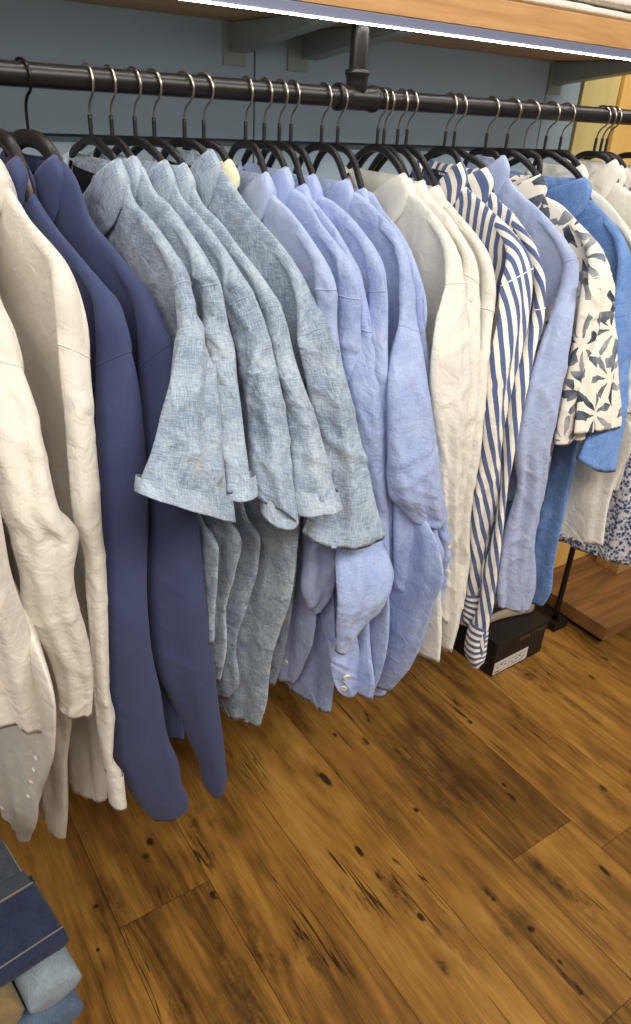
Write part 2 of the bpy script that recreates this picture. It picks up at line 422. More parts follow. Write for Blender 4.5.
class Garment: pass
def shirt(kind, label, cat, group, stem, T, sh, mat, sl=None, body=None, hem=-.86, seed=1, smat=None, cmat=None,
          lining=None, collar=True, g=None, kL=(.015, .02), th=(.011, .02, .022, .018), cuff=None, cuff_mat=None,
          flute=.003, creases=14, camp=.0015, fbm=.0008, sfl=.002, sflam=.05, extra=None, thick=(.009, .012, .013, .014),
          far=True, dref=None, sag=0.0, tail=.025, sgrow=1.0, bflute=.004):
    H = hook_frame(stem)
    S = on_y(sh[-1][0], sh[-1][1], RAIL_Y - .235)
    d = S[:2] - H[:2]; d /= np.linalg.norm(d); d = np.array([d[0], d[1], 0])
    if dref is not None: d = dref
    tx = np.array([-d[1], d[0], 0.0])          # along the rail, away from the viewer
    def W(u, t, z): return np.array([H[0], H[1], RAIL_Z]) + d * u + tx * t + np.array([0, 0, z])
    def pl(px):
        p = on_plane(px[0], px[1], [H[0], H[1], RAIL_Z], tx)
        return float(np.dot(p - [H[0], H[1], RAIL_Z], d)), float(p[2] - RAIL_Z)
    root = empty(kind, (H[0], H[1], RAIL_Z - .09), label, cat, group)
    smat = smat or mat; cmat = cmat or mat
    u0, z0 = pl(T)
    near = [(u0 * .93, z0 - .014)] + [((u - .013, z - .002) if z > z0 - .034 and i == 0 else (u, z)) for i, (u, z) in enumerate(pl(p) for p in sh)]
    us, zs = near[-1]
    if body is None:
        near += [(us - .022, zs - .05), (us - .04, zs - .11), (us - .035, zs - .26), (us - .03, zs - .45),
                 (us - .04, hem + .12), (us - .065, hem + .06), (us - .12, hem + .02), (.04, hem)]
    else:
        near += [(us - .022, zs - .05), (us - .04, zs - .11), (us - .03, zs - .22)] + [pl(p) for p in body]
    # body: near outline traced, far outline mirrored and pushed in a little by the wall
    far_u = [-max(min(.21, u * .92), .165 if i > len(sh) + 2 else 0) for i, (u, z) in enumerate(near)]
    Lp = [W(fu, 0, z) for fu, (u, z) in zip(far_u, near)]; Rp = [W(u, 0, z) for u, z in near]
    P, U = cloth_loft(Lp, Rp, thick, 110, 84, seed, facing=-tx, flute=bflute, flam=.075, creases=creases * 2, camp=camp,
                      fbm=fbm, neck=(.055, .05), tail=tail)
    link('body', grid_mesh('body', P, U), mat, root)
    if collar:
        k = u0 / .08
        stn = [((-.044, -.014, -.074), (-.012, -.0165, -.138)),
               ((.008, -.015, -.042), (.040, -.0175, -.096)),
               ((.054, -.012, -.013), (.080, -.0155, -.072)),
               ((.080, -.004, 0), (.094, -.006, -.048)),
               ((.060, .008, -.003), (.080, .012, -.044)),
               ((.0, .012, -.006), (0, .017, -.046)),
               ((-.060, .008, -.003), (-.078, .012, -.040)),
               ((-.078, -.003, 0), (-.094, -.005, -.036)),
               ((-.074, -.012, -.016), (-.092, -.016, -.045)),
               ((-.062, -.013, -.046), (-.080, -.017, -.074)),
               ((-.046, -.013, -.072), (-.066, -.017, -.100))]
        def lim(u, z):   # the fall lies on the shoulder, it does not stand off it
            un_ = [q[0] for q in near[:len(sh) + 1]]; zn_ = [q[1] for q in near[:len(sh) + 1]]
            return min(u, float(np.interp(-z, [-a for a in zn_], un_)) - .001) if z < zn_[0] else u
        full = [(p, ((lim(q[0] * k, q[2] + z0) / k if i in (2, 3, 4) else q[0]), q[1], q[2])) for i, (p, q) in enumerate(stn)]
        rows = []
        for i, (p, q) in enumerate(full):
            kk = k if p[0] >= 0 else k * .92
            p = np.array([p[0] * kk, p[1], p[2]]); q = np.array([q[0] * kk, q[1], q[2]])
            inn = np.array([p[0] * .93, p[1] * .45, p[2] - .036]) if i < 7 else p * [.97, .9, 1] + [0, 0, -.010]
            if i >= 7: q = p + (q - p) * .35
            m1 = p * .5 + q * .5 + np.array([.009 if i == 3 else .004 if i in (2, 4) else 0, 0, .005 if i == 3 else 0]) + np.array([.003 * np.sign(p[0]), -.002 if p[1] < 0 else .002, .003])
            topi = p * [1, .7, 1] + [0, 0, -.004]
            rows.append([W(*(v + [0, 0, z0])) for v in (inn, topi, p, m1, q)])
        G = np.array(rows)
        G = np.stack([resample(G[:, j], 49) for j in range(5)], 1)
        G = np.stack([resample(G[i], 15) for i in range(49)], 0)
        rr = np.random.default_rng(seed + 5)
        jit = wave_field(rr, np.repeat(np.arange(49)[:, None] * .006, 15, 1), np.repeat(np.arange(15)[None] * .006, 49, 0), .05, 4) * .0012
        G += tx * jit[..., None]
        uu = np.stack([np.repeat(np.arange(49)[:, None] * .006, 15, 1), np.repeat(np.arange(15)[None] * .007, 49, 0)], -1)
        me = grid_mesh('collar', G, uu, closed=False)
        o = link('collar', me, cmat, root)
        so = o.modifiers.new('thickness', 'SOLIDIFY'); so.thickness = .0022; so.offset = 0
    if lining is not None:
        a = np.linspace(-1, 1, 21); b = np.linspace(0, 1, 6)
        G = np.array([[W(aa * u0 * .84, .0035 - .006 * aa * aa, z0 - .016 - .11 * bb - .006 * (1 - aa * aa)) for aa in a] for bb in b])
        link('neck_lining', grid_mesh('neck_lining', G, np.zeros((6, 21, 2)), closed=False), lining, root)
    info = Garment(); info.W = W; info.root = root; info.u0 = u0; info.z0 = z0; info.d = d; info.tx = tx; info.un = [q[0] for q in near[:len(sh) + 1]]; info.zn = [q[1] for q in near[:len(sh) + 1]]
    if sl:
        g = g or (G_SHORT if len(sl) < 11 and sl[-1][3] < 560 else G_LONG)
        L, R = sleeve_pts(sl, g, kL)
        rows_px = sl
        # the sleeve head grows out of the shoulder edge
        un = np.array([q[0] for q in near[:len(sh) + 1]]); zn = np.array([q[1] for q in near[:len(sh) + 1]])
        hL, hR, hT = [], [], []
        for du, wgt, tt in ((.085, .02, .003), (.060, .12, .005), (.036, .32, .007), (.016, .65, .009)):
            uu_ = us - du; e = W(uu_, 0, float(np.interp(uu_, un, zn)))
            l0 = e - tx * .008 - np.array([0, 0, .012])
            hR.append(e + np.array([0, 0, .0005])); hL.append(l0 * (1 - wgt) + L[0] * wgt + (e - R[0]) * wgt * .9); hT.append(tt)
        nh = len(hL)
        tb = np.interp(np.linspace(0, 1, len(L)), np.linspace(0, 1, len(th)), np.array(th) * .72)
        L = np.concatenate([hL, L]); R = np.concatenate([hR, R]); th = np.r_[hT, tb]
        n = max(60, min(130, len(sl) * 10))
        P, U = cloth_loft(L, R, th, n, 48, seed + 11, flute=sfl, flam=sflam, creases=creases, camp=camp, fbm=fbm, uvshift=(.4, 0), grow=sgrow, prof=1.15, sag=sag)
        slo = link('sleeve', grid_mesh('sleeve', P, U), smat, root)
        # armhole seam: a fine raised welt across the sleeve head
        dd = np.r_[0, np.cumsum(np.maximum(np.linalg.norm(np.diff(L, axis=0), axis=1), np.linalg.norm(np.diff(R, axis=0), axis=1)) + 1e-6)]; ri = int(round(dd[nh] / dd[-1] * (n - 1))); q = P[ri, :25][1:-1]
        Ps = tube(resample(q, 40, False), .0011, 6)
        link('armhole_seam', grid_mesh('armhole_seam', Ps, np.zeros((Ps.shape[0], 7, 2))), smat, slo)
        if cuff:
            s0_ = .87 if len(g) == 3 else .93
            gi = lambda q, t: float(np.interp(t, np.linspace(0, 1, len(q)), q))
            Lc, Rc = sleeve_pts(cuff, [gi(g, s0_), gi(g, 1)], [gi(kL, s0_), gi(kL, 1)])
            cen = ((Lc + Rc) / 2).mean(0); fc = np.cross((Rc - Lc).mean(0), [0, 0, 1.0]); fc /= np.linalg.norm(fc); fc *= np.sign(np.dot(fc, CPOS - cen))
            fc = fc * .9 + np.array([0, 0, .1]); fc /= np.linalg.norm(fc)
            P, U = cloth_loft(Lc, Rc, (th[-1] + .008, th[-1] + .009), 14, 48, seed + 12, grow=1.05, facing=fc, flute=sfl * .5, flam=sflam, creases=0, fbm=.0008)
            link('cuff', grid_mesh('cuff', P, U), cuff_mat or smat, root)
        if far:
            hd = zs - .02; ln = .24 if len(g) == 3 else .58
            pts = [(-.19, hd), (-.215, hd - ln * .4), (-.205, hd - ln)]
            Lf = np.array([W(u, -.012, z) for u, z in pts]); Rf = np.array([W(u + .05, .012, z) for u, z in pts])
            P, U = cloth_loft(Lf, Rf, (.012, .016), 26, 24, seed + 21, flute=.002, creases=0)
            link('sleeve', grid_mesh('sleeve', P, U), smat, root)
    for nm, rws, gg, kk, tt in (extra or []):
        L, R = sleeve_pts(rws, gg, kk)
        P, U = cloth_loft(L, R, np.array(tt) * .75, 70, 44, seed + 31, prof=1.1, flute=sfl, flam=sflam, creases=8, camp=camp, fbm=fbm)
        link(nm, grid_mesh(nm, P, U), smat, root)
    return info

# ------------------------------------------------------------------ hangers
def hanger(label, stem, info, z0=-.066, wide=False, wire=False, group='clothes hangers on the rail', tilt=0.0):
    H = hook_frame(stem)
    d, tx = info.d, info.tx
    o0 = np.array([H[0], H[1], RAIL_Z])
    def W(u, t, z): return o0 + d * u + tx * t + np.array([0, 0, z])
    root = empty('clothes_hanger', (H[0], H[1], RAIL_Z + .0155), label, 'hanger', group)
    zt = z0
    # steel hook: neck, bulge on the near side, over the pipe
    a = np.radians(np.linspace(-62, 190, 30))
    r = .0188
    arc = [(r * np.cos(t), -.0030 + r * np.sin(t)) for t in a]
    hk = [(0, zt + .002), (0, -.040), (.0015, -.030)] + arc
    hk = resample(np.array([W(u, 0, z) for u, z in hk]), 70)
    P = tube(hk, .00165 if not wide else .0019, 8)
    link('hook', grid_mesh('hook', P, None), DWIRE if wide else CHROME, root)
    if not wide and not wire:
        P = tube(np.array([W(0, 0, z) for z in np.linspace(zt, -.038, 8)]), .0027, 10)
        link('hook_sleeve', grid_mesh('hook_sleeve', P, None), BLACKP, root)
    # shoulders: one bow, thin front to back, and a bar below
    un = np.array([0] + info.un); zn = np.array([info.zn[0] + .004] + info.zn)
    def zs_(u): return float(np.interp(u, un, zn))
    ue = min(.19, info.un[-1] - .03)
    dp = .030 if wide else .012
    def env(u): return min(zs_(u), zs_(u + .012), zs_(u + .022))
    n0 = max(.048, info.u0)
    half = [(0, zt), (.020, zt - .002), (.030, zt - .006), (n0 * .86, min(zt - .020, info.z0 + .001)), (n0 * 1.12, min(zt - .036, info.z0 - .030)), (n0 * 1.5, min(zt - .045, env(n0 * 1.5) - dp))]
    for u in np.linspace(max(.11, n0 * 1.5 + .02), max(ue, n0 * 1.5 + .05), 4): half.append((u, min(env(u) - dp, half[-1][1] - .006)))
    ue = half[-1][0]
    pts = [(-u, z) for u, z in half[:0:-1]] + half
    ze = half[-1][1]
    path = resample(np.array([W(u, 0, z) for u, z in pts]), 80)
    if wide:
        fl = np.interp(np.linspace(0, 1, 80), [0, .4, .5, .6, 1], [.005, .012, .010, .012, .005])
        P = tube(path, .0068, 14, flat=fl, flat_dir=tx)
        link('shoulder_bow', grid_mesh('shoulder_bow', P, None), WOODH, root)
    else:
        P = tube(path, .0040, 12, flat=.0058, flat_dir=tx)
        link('shoulder_bow', grid_mesh('shoulder_bow', P, None), BLACKP, root)
        path = resample(np.array([W(u, 0, z) for u, z in [(-ue, ze), (-ue + .004, ze - .014), (-ue + .04, ze - .02), (ue - .04, ze - .02), (ue - .004, ze - .014), (ue, ze)]]), 40)
        P = tube(path, .0026, 10, flat=.004, flat_dir=tx)
        link('trouser_bar', grid_mesh('trouser_bar', P, None), BLACKP, root)
    return root
# ------------------------------------------------------------------ garments, left to right along the rail
GW = 'white shirts at the left end of the rail'; GN = 'navy shirts'; GC = 'chambray short-sleeved shirts'
GB = 'light blue shirts'; GK = 'cream shirts'; GS = 'striped shirts'; GX = 'white shirts at the right end of the rail'
I = {}
WHK = dict(seed=3, creases=16, camp=.0022, th=(.012, .024, .028, .026, .018))
I['W00'] = shirt('white_shirt', 'white linen shirt nearest the viewer, cut off by the left edge of the photo', 'shirt', GW,
    -128, (-100, 160), [(-88, 178), (-70, 225), (-52, 275), (-44, 310), (-40, 335)], WH,
    sl=[(-75,340,-38,338),(-70,420,-20,420),(-66,507,0,507),(-60,573,12,573),(-55,630,31,630),(-52,680,43,682),(-40,705,53,728)],
    g=[.25,.30,.33,.33,.31,.30], body=[(54,700),(54,745),(41,790),(35,818),(29,842)], tail=.03, seed=31, sfl=.004, creases=16, camp=.002, th=(.012,.024,.03,.03,.024))
I['W0'] = shirt('white_shirt', 'second white linen shirt from the left, wide sleeve before the tall one', 'shirt', GW,
    -75, (-48, 160), [(-36, 185), (-15, 250), (0, 304), (12, 330), (21, 360)], WH,
    sl=[(-30,356,22,366),(-25,400,33,400),(-20,436,41,436),(-5,481,50,481),(0,507,57,508),(10,530,79,534),(14,546,78,547),(20,569,73,569),(25,608,79,608),(35,628,84,628),(50,655,89,655),(60,690,92,691),(62,704,91,716)],
    g=[.24,.275,.30,.30,.285,.27], body=[(70,700),(66,760),(66,800),(64,840)], tail=.02, seed=32, sfl=.004, camp=.002, th=(.012,.024,.028,.026,.022))
I['W2'] = shirt('white_shirt', 'tall white linen shirt with its whole shoulder showing, beside the first navy shirt', 'shirt', GW,
    -30, (-2, 158), [(6, 176), (13, 196), (31, 223), (51.5, 246), (68, 268), (79, 295), (87, 327), (89, 353)], WH,
    sl=[(57,341,89.5,356),(60,374,91.5,385),(65,418,94,418),(68,470,98.5,480),(74,526,101,524),(83,555,105,560),(86,600,107,605),(88.6,645,108.5,650),(92,690,110.5,695),(95,716,116,718),(99,738,113,739),(103,757,112,756),(107,774,121.5,772),(112,804,125,802)],
    body=[(104,700),(107,760),(108,784),(106,800)], tail=.06, seed=33, sfl=.0035, camp=.002, kL=(.0,.0), cuff=[(106,772,122,771),(111,805,126,803)], th=(.012,.018,.016,.014,.010))
NV = dict(flute=.001, creases=4, camp=.0012, fbm=.0005, sfl=.001, sflam=.07)
I['N1'] = shirt('navy_shirt', 'left one of the two plain navy long-sleeved shirts, beside the white linen shirt', 'shirt', GN,
    -3, (20, 157), [(26, 162), (33, 194), (53.5, 225), (82, 260), (107, 289), (117, 301), (126, 326), (131, 347)], NAVY,
    sl=[(96,366,131,350),(96,390,136,371),(96,435,144,435),(98,500,148,501),(100,599,147,599),(104,658,152.5,658),(108,690,160,690),(111,730,168,738),(114,755,178,762),(122,775,181,782),(135,799,188,799),(147,812,186,812),(152,818,178,818)],
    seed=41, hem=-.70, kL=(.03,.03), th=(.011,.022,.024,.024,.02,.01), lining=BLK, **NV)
I['N2'] = shirt('navy_shirt', 'right one of the two plain navy shirts, half under the first chambray sleeve', 'shirt', GN,
    30, (58, 156), [(64, 160), (72, 173.6), (83, 200), (87, 213), (111.5, 246), (132, 272), (151, 295), (163, 325), (170, 343)], NAVY,
    sl=[(139,371,171,346),(141,400,177,380),(143,440,183,430),(146,500,196,505),(147,560,202,559),(149,610,208,610),(156,668,214,666),(166,691,217,691),(179,716,221,722),(189,741,224,745),(198,759,226,765),(204,784,226,787),(212,794,221,797)],
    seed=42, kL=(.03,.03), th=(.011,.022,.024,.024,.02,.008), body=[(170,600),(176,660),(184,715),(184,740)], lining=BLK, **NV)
CH = dict(creases=24, camp=.0026, fbm=.0009, sfl=.003, sflam=.05)
I['C1'] = shirt('chambray_shirt', 'leftmost grey-blue chambray shirt, its wide turned-up sleeve fully in view', 'shirt', GC,
    92, (120, 160), [(128, 173.6), (132, 198), (153, 223), (171, 248), (184, 268), (189, 281)], CH1,
    sl=[(174,286,190,284),(177,302,194,302),(179,325,199.5,322),(178,341,207,355),(170,380,213,388),(162,408.6,218.5,413),(156,432,221.5,444),(149,456,224,470),(142,477,226,493),(141,490,227,518)],
    g=[.24,.305,.338], kL=(.0,-.01,-.02), th=(.011,.02,.026,.026), cuff=[(141,477,227,493),(139,493,231,520)],
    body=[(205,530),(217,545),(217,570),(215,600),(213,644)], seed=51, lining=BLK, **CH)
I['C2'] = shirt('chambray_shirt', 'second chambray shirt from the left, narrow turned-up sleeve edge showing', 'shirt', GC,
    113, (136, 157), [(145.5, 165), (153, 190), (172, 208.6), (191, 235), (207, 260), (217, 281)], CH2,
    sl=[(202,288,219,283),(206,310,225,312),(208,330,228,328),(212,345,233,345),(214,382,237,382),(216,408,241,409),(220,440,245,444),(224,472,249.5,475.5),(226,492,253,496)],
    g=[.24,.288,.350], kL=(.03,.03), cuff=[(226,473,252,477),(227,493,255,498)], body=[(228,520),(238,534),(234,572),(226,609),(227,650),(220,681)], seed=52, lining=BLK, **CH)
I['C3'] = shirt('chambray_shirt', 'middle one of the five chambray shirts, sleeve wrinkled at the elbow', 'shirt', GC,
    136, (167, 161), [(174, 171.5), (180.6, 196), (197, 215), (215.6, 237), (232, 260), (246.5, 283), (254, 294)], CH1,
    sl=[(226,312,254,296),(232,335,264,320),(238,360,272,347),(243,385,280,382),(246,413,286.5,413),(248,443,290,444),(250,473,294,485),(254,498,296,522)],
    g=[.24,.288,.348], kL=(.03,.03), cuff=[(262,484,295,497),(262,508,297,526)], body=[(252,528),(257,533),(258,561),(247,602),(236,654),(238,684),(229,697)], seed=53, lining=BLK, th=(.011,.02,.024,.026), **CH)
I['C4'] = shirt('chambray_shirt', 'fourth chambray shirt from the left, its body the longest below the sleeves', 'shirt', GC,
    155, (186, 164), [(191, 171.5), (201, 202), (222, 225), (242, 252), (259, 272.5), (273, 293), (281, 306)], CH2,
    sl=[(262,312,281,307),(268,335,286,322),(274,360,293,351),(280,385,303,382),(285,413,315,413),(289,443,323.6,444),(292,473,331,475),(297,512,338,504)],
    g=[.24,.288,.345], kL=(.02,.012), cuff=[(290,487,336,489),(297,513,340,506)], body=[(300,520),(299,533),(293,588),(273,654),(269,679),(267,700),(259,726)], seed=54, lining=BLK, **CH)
I['C5'] = shirt('chambray_shirt', 'rightmost chambray shirt, large collar and wide unrolled sleeve over the blue ones', 'shirt', GC,
    185, (213, 150), [(224, 164), (232, 184), (244.5, 202), (267, 229), (290, 256), (310, 291), (320, 311.6), (328, 326)], CH1,
    sl=[(297,337,329,328),(303,365,343,367),(310,400,353,402),(318,437,361,437),(321,472,369.5,472.5),(314,500,376,500),(300,532,384,536)],
    g=[.24,.290,.342], kL=(.0,.025,.045), th=(.011,.016,.015,.022), body=[(298,560),(293,600),(284,650),(275,685)], seed=55, sag=.022, lining=BLK, **CH)
I['P'] = shirt('pale_yellow_shirt', 'pale yellow shirt of which only the collar shows behind the last chambray shirt', 'shirt', None,
    204, (231, 160), [(237, 180), (242, 198), (256, 226), (276, 252), (290, 276)], PALE, hem=-.62, seed=56, dref=I['C5'].d)
BL = dict(creases=20, camp=.0027, fbm=.0009, sfl=.0027, sflam=.055)
I['B1'] = shirt('light_blue_shirt', 'leftmost light blue shirt, its collar next to the pale yellow one', 'shirt', GB,
    245.6, (268, 173), [(275, 190), (291.5, 213), (308, 235), (322, 256), (330.6, 272), (336, 289)], LB2,
    sl=[(316,290,336,291),(317,310,337,310),(316,335,337,330),(314,360,341,355),(315,400,345,395),(315,440,348,440),(312,480,345,480),(305,520,340,520),(304,557,336,556),(301,590,334,584),(308,605,328,601),(316,614,320,613)],
    th=(.011,.02,.022,.02,.01), body=[(312,560),(316,600),(312,645),(302,668),(294,684)], seed=61, kL=(.02,.01), g=[.235,.233,.232,.24,.25,.25], **BL)
I['B2'] = shirt('light_blue_shirt', 'second light blue shirt from the left, its elbow round under the chambray sleeve', 'shirt', GB,
    264, (288, 168), [(296, 185), (302, 194), (320, 222), (336, 243), (348, 258), (355, 268), (359, 283), (360.5, 297)], LB,
    sl=[(337,293,361,299),(337,320,360,320),(338,350,362,350),(337,390,365,390),(335,440,368,440),(335,500,372,500),(335,540,380,545),(336,560,391,561),(337,580,394,577),(337,598,386,598),(337,621,367,621),(337,640,352,641),(337,653,341,653)],
    th=(.011,.02,.022,.024,.02,.008), body=[(330,560),(335,620),(334,690),(331,713)], seed=62, kL=(.03,.02,-.01), g=[.235,.233,.232,.262,.325,.315], **BL)
I['B3'] = shirt('light_blue_shirt', 'third light blue shirt from the left, cuff with two pearl buttons turned forward below', 'shirt', GB,
    279, (306, 185), [(312, 196), (325, 215), (341, 237), (353, 258), (360, 272), (364, 291), (369, 312), (371, 325)], LB,
    sl=[(358,325,371,330),(354,345,378,352),(350,370,383,382),(351,395,386,410),(355,440,387,440),(358,485,387.6,485),(360,530,388,530),(360,570,388,570),(362,610,387,610),(364,645,387,648),(368,690,385,693)],
    cuff=[(364,646,388,648),(368,688,386,693)], body=[(366,600),(370,660),(373,685),(371,700)], seed=63, kL=(.02,.03),
    extra=[('cuff', [(328,640,357,636),(330,660,361,660),(333,680,363,680),(338,691,359,691),(344,696,352,696)], [.285,.285], [-.005,-.005], (.006,.007,.004))], **BL)
I['B4'] = shirt('light_blue_shirt', 'fourth light blue shirt from the left, narrow strip with its armhole seam level', 'shirt', GB,
    290.5, (316, 175), [(322, 190), (336, 204), (360.6, 229), (377, 252), (384, 268), (386, 287)], LB,
    sl=[(369,290,386,289),(369,320,387,330),(370,360,387,371),(372,400,389,410),(375,450,389,450),(377,500,390,500),(378,560,391,560),(378,600,391,600),(380,640,389,640),(380,655,388,655),(380,660,388,660)],
    body=[(385,560),(388,600),(386,650),(378,680),(372,694)], seed=64, kL=(.03,.03), **BL)
I['B5'] = shirt('light_blue_shirt', 'fifth light blue shirt from the left, wide puffed sleeve folding to a point', 'shirt', GB,
    321, (349, 180), [(356, 190), (373, 206.5), (397.7, 235), (406, 252), (410, 272), (413, 295), (417, 330)], LB,
    sl=[(399,327,417,336),(394,345,421,352),(390,365,425,371.5),(388,388,429,396),(388,419,433,425),(388,450,436,450),(388,485,441.5,485),(391,499,445,503),(399,507,448,515),(413,522,438,529)],
    g=[.24,.275,.29,.29], kL=(.0,.0), th=(.011,.024,.03,.03,.01),
    extra=[('sleeve_end', [(392,470,430,490),(394,504,438,535),(394,530,444,553),(394,560,433,575),(395,589,424,595),(402,603,416,607),(410,617,412,617)], [.27,.27,.26], [0,0], (.018,.022,.02,.006))],
    body=[(438,545),(444,575),(433,608),(423,640),(414,659),(402,678),(390,691)], seed=65, **BL)
I['B6'] = shirt('light_blue_shirt', 'rightmost of the light blue shirts in the middle, a sliver beside the cream shirts', 'shirt', GB,
    337, (366, 189), [(373, 192), (385, 213), (402, 235), (414, 258), (420, 276.6), (425.5, 299), (426, 325)], LB,
    sl=[(409,336,425,331),(410,360,429,360),(410,400,435,405),(412,440,440.6,450),(415,480,445,500),(418,510,449,525),(420,550,450,560),(418,590,444,592),(415,620,435,615),(414,635,430,635),(413,640,428,641)],
    seed=66, hem=-.8, kL=(.03,.03), **BL)
KK = dict(creases=20, camp=.0024, fbm=.0009, sfl=.003, sflam=.05)
I['K1'] = shirt('cream_shirt', 'leftmost cream shirt, its large front and collar in full view', 'shirt', GK,
    376.7, (406, 174), [(414, 188), (433, 213), (449, 235), (457.4, 252), (461.5, 268), (463.6, 283)], WC,
    sl=[(445,285,464,285),(441,300,466,305),(436,320,468,330),(433,345,469,360),(431,380,468,400),(433,410,464,430),(436,450,460,460),(438,490,455,500),(440,530,455,545),(440,570,455,590),(438,605,452,620),(436,612,451,628)],
    body=[(440,600),(441,640),(439,663)], seed=71, kL=(.0,.0), **KK)
I['K1b'] = shirt('cream_shirt', 'cream shirt almost hidden behind the leftmost cream one, its hanger hook touching that one', 'shirt', GK,
    383, (411, 179), [(416, 192), (430, 215), (440, 232), (447, 248)], WC, hem=-.7, seed=72, dref=I['K1'].d)
I['K2'] = shirt('cream_shirt', 'middle cream shirt, a narrow strip of shoulder and sleeve', 'shirt', GK,
    396.6, (424.5, 181), [(432, 194), (451, 219), (467, 243.6), (476.7, 264), (479, 283)], WC,
    sl=[(462,274,479,285),(461,300,480,310),(459,340,480,345),(457,380,478,380),(453,430,474,430),(450,480,468,480),(448,530,466,530),(446,570,463,570),(444,600,457,610),(440,625,452,640),(438,640,448,652)],
    seed=73, hem=-.8, kL=(.02,.02), **KK)
I['K3'] = shirt('cream_shirt', 'rightmost cream shirt, its sleeve edge against the striped sleeves', 'shirt', GK,
    405.5, (440, 186), [(448, 197), (461, 217), (477.7, 237), (490, 258), (494, 276.6), (494, 308)], WC,
    sl=[(480,306,494,311),(478,330,492,328),(473,367,488,367),(468,423,483,423),(464,456,479,456),(458,501,471.5,501),(456,530,469,530),(453,560,468,560),(450,585,464,590),(447,615,459,618),(443,640,452,650)],
    body=[(464,570),(461,600),(456,630),(451,651)], seed=74, kL=(.01,.01), **KK)
ST = dict(creases=8, camp=.0016, fbm=.0006, sfl=.0045, sflam=.045, smat=STRS)
I['S1'] = shirt('striped_shirt', 'left one of the two navy and cream striped shirts, maker label in its neck', 'shirt', GS,
    444, (463, 163), [(471.5, 186), (476, 196), (494, 213), (508, 226), (520, 241), (529, 255), (533, 266)], STR,
    sl=[(500,286,533,268),(499,305,531,300),(497,325,527,325),(492,351,520,351),(488,378,512.7,375),(485,413,505,410),(480,460,499,450),(474,495,496,490),(472,516,493,510),(469,557,487,540),(465,590,481,585),(462,608,478,606),(460,618,471,626)],
    cuff=[(464,592,481,588),(460,619,471,628)], cuff_mat=STRH, lining=DBLU, seed=81, kL=(.0,.01), **ST)
I['S2'] = shirt('striped_shirt', 'right one of the two striped shirts, cuff hanging before the black box', 'shirt', GS,
    453, (488, 168), [(493, 180), (498, 199), (513, 213), (523, 227), (533, 241.5), (539.5, 262), (544.6, 285), (543.6, 307)], STR,
    sl=[(534,311,543,309),(531,325,540,328),(522,350,533,352),(514,375,527,380),(507,410,519.5,413),(503,450,513,452),(499,490,507,495),(493,530,503,530),(484,570,498,563.5),(477,608,491.6,608),(468,633,486,638),(466,650,486,650),(472,664,484,655)],
    cuff=[(471,620,488,626),(467,640,487,642),(466,652,486,652),(471,665,484,656)], cuff_mat=STRH, seed=82, hem=-.8, kL=(.0,.02), g=[.235,.262,.28,.285,.285,.28], **ST)
I['L'] = shirt('pale_blue_shirt', 'pale blue shirt between the striped and the flowered shirt, its cuff above the box', 'shirt', None,
    485, (505.5, 156), [(512, 172), (517.5, 190), (538, 208.6), (558.7, 231), (571, 248), (577, 258)], LB2,
    sl=[(563,264,577.5,260),(557,295,577,295),(547,325,573,323),(533,369,566.6,364),(523,413,558,413),(515,447,551,447),(518,485,545,482),(512,515,539,518),(503,548,534,548),(500,570,535,563),(498,592,534,590),(499,607,528,610)],
    seed=91, hem=-.78, kL=(.02,.0), th=(.011,.016,.018,.02,.016), **{**BL, 'sfl': .005})
I['F'] = shirt('flowered_shirt', 'white short-sleeved shirt printed with large grey-blue flowers', 'shirt', None,
    505.5, (541, 175), [(553, 196), (557, 202), (579, 223), (593.7, 239.5), (604, 256), (611, 273)], FLO,
    sl=[(588,280,612,275),(592,310,613,310),(595,338,614,338),(584,362.5,616,365.6),(579,387.5,617,387),(577,409,618.5,409),(574,434,619.4,426)],
    extra=[('sleeve', [(583,284,604,290),(577,325,595,335),(570,365,590,365),(564,395,585,390),(559,420,582,412),(555,444,580,436)], [.26,.27], [.0,.0], (.012,.02))],
    seed=92, hem=-.70, kL=(.0,-.01), **KK)
I['D'] = shirt('dark_blue_shirt', 'dark blue shirt with only its collar band showing behind the flowered shirt', 'shirt', None,
    523.7, (541, 185), [(548, 200), (564, 222), (576, 240), (586, 256)], DBLU, hem=-.62, seed=93, dref=I['F'].d)
I['M'] = shirt('mid_blue_shirt', 'bright mid-blue linen shirt with a turned collar, right of the flowered shirt', 'shirt', None,
    544, (585.5, 178), [(591.6, 193), (594, 202), (610, 219), (622.5, 235), (629, 252), (632, 285), (632, 308)], BLU,
    sl=[(612,316,633,311),(610,345,628,347),(606,378,624.5,378),(600,409,623,409),(590,430,620,434),(578,460,615,460)],
    body=[(583,430),(573,470),(562,521),(553,566),(549,595),(542,606)], seed=94, kL=(.0,.0), th=(.011,.018,.022,.035), lining=None, sag=.02, **BL)
I['X1'] = shirt('white_shirt', 'white shirt directly behind the bright mid-blue one, straight hem above the printed one', 'shirt', GX,
    559, (583, 165), [(592, 182), (608, 202), (625, 223), (640, 245), (648, 265), (652, 285)], WC,
    sl=[(636,291,652,289),(634,320,650,320),(630,350,648,350),(625,380,645,380),(620,412,640,416)],
    body=[(634,430),(615,482),(610,500),(605,530),(603,546)], seed=95, far=False, **KK)
I['X2'] = shirt('white_shirt', 'white shirt with a pointed collar below the three close hooks at the right edge', 'shirt', GX,
    594, (616, 160), [(623, 178), (640, 200), (660, 225), (675, 250), (685, 280)], WC, hem=-.6, seed=96)
I['X3'] = shirt('white_shirt', 'white shirt hidden behind the pointed-collar one, on the middle of the three close hooks', 'shirt', GX,
    600, (622, 166), [(630, 185), (646, 205), (664, 228), (679, 253), (688, 280)], WC, hem=-.6, seed=97)
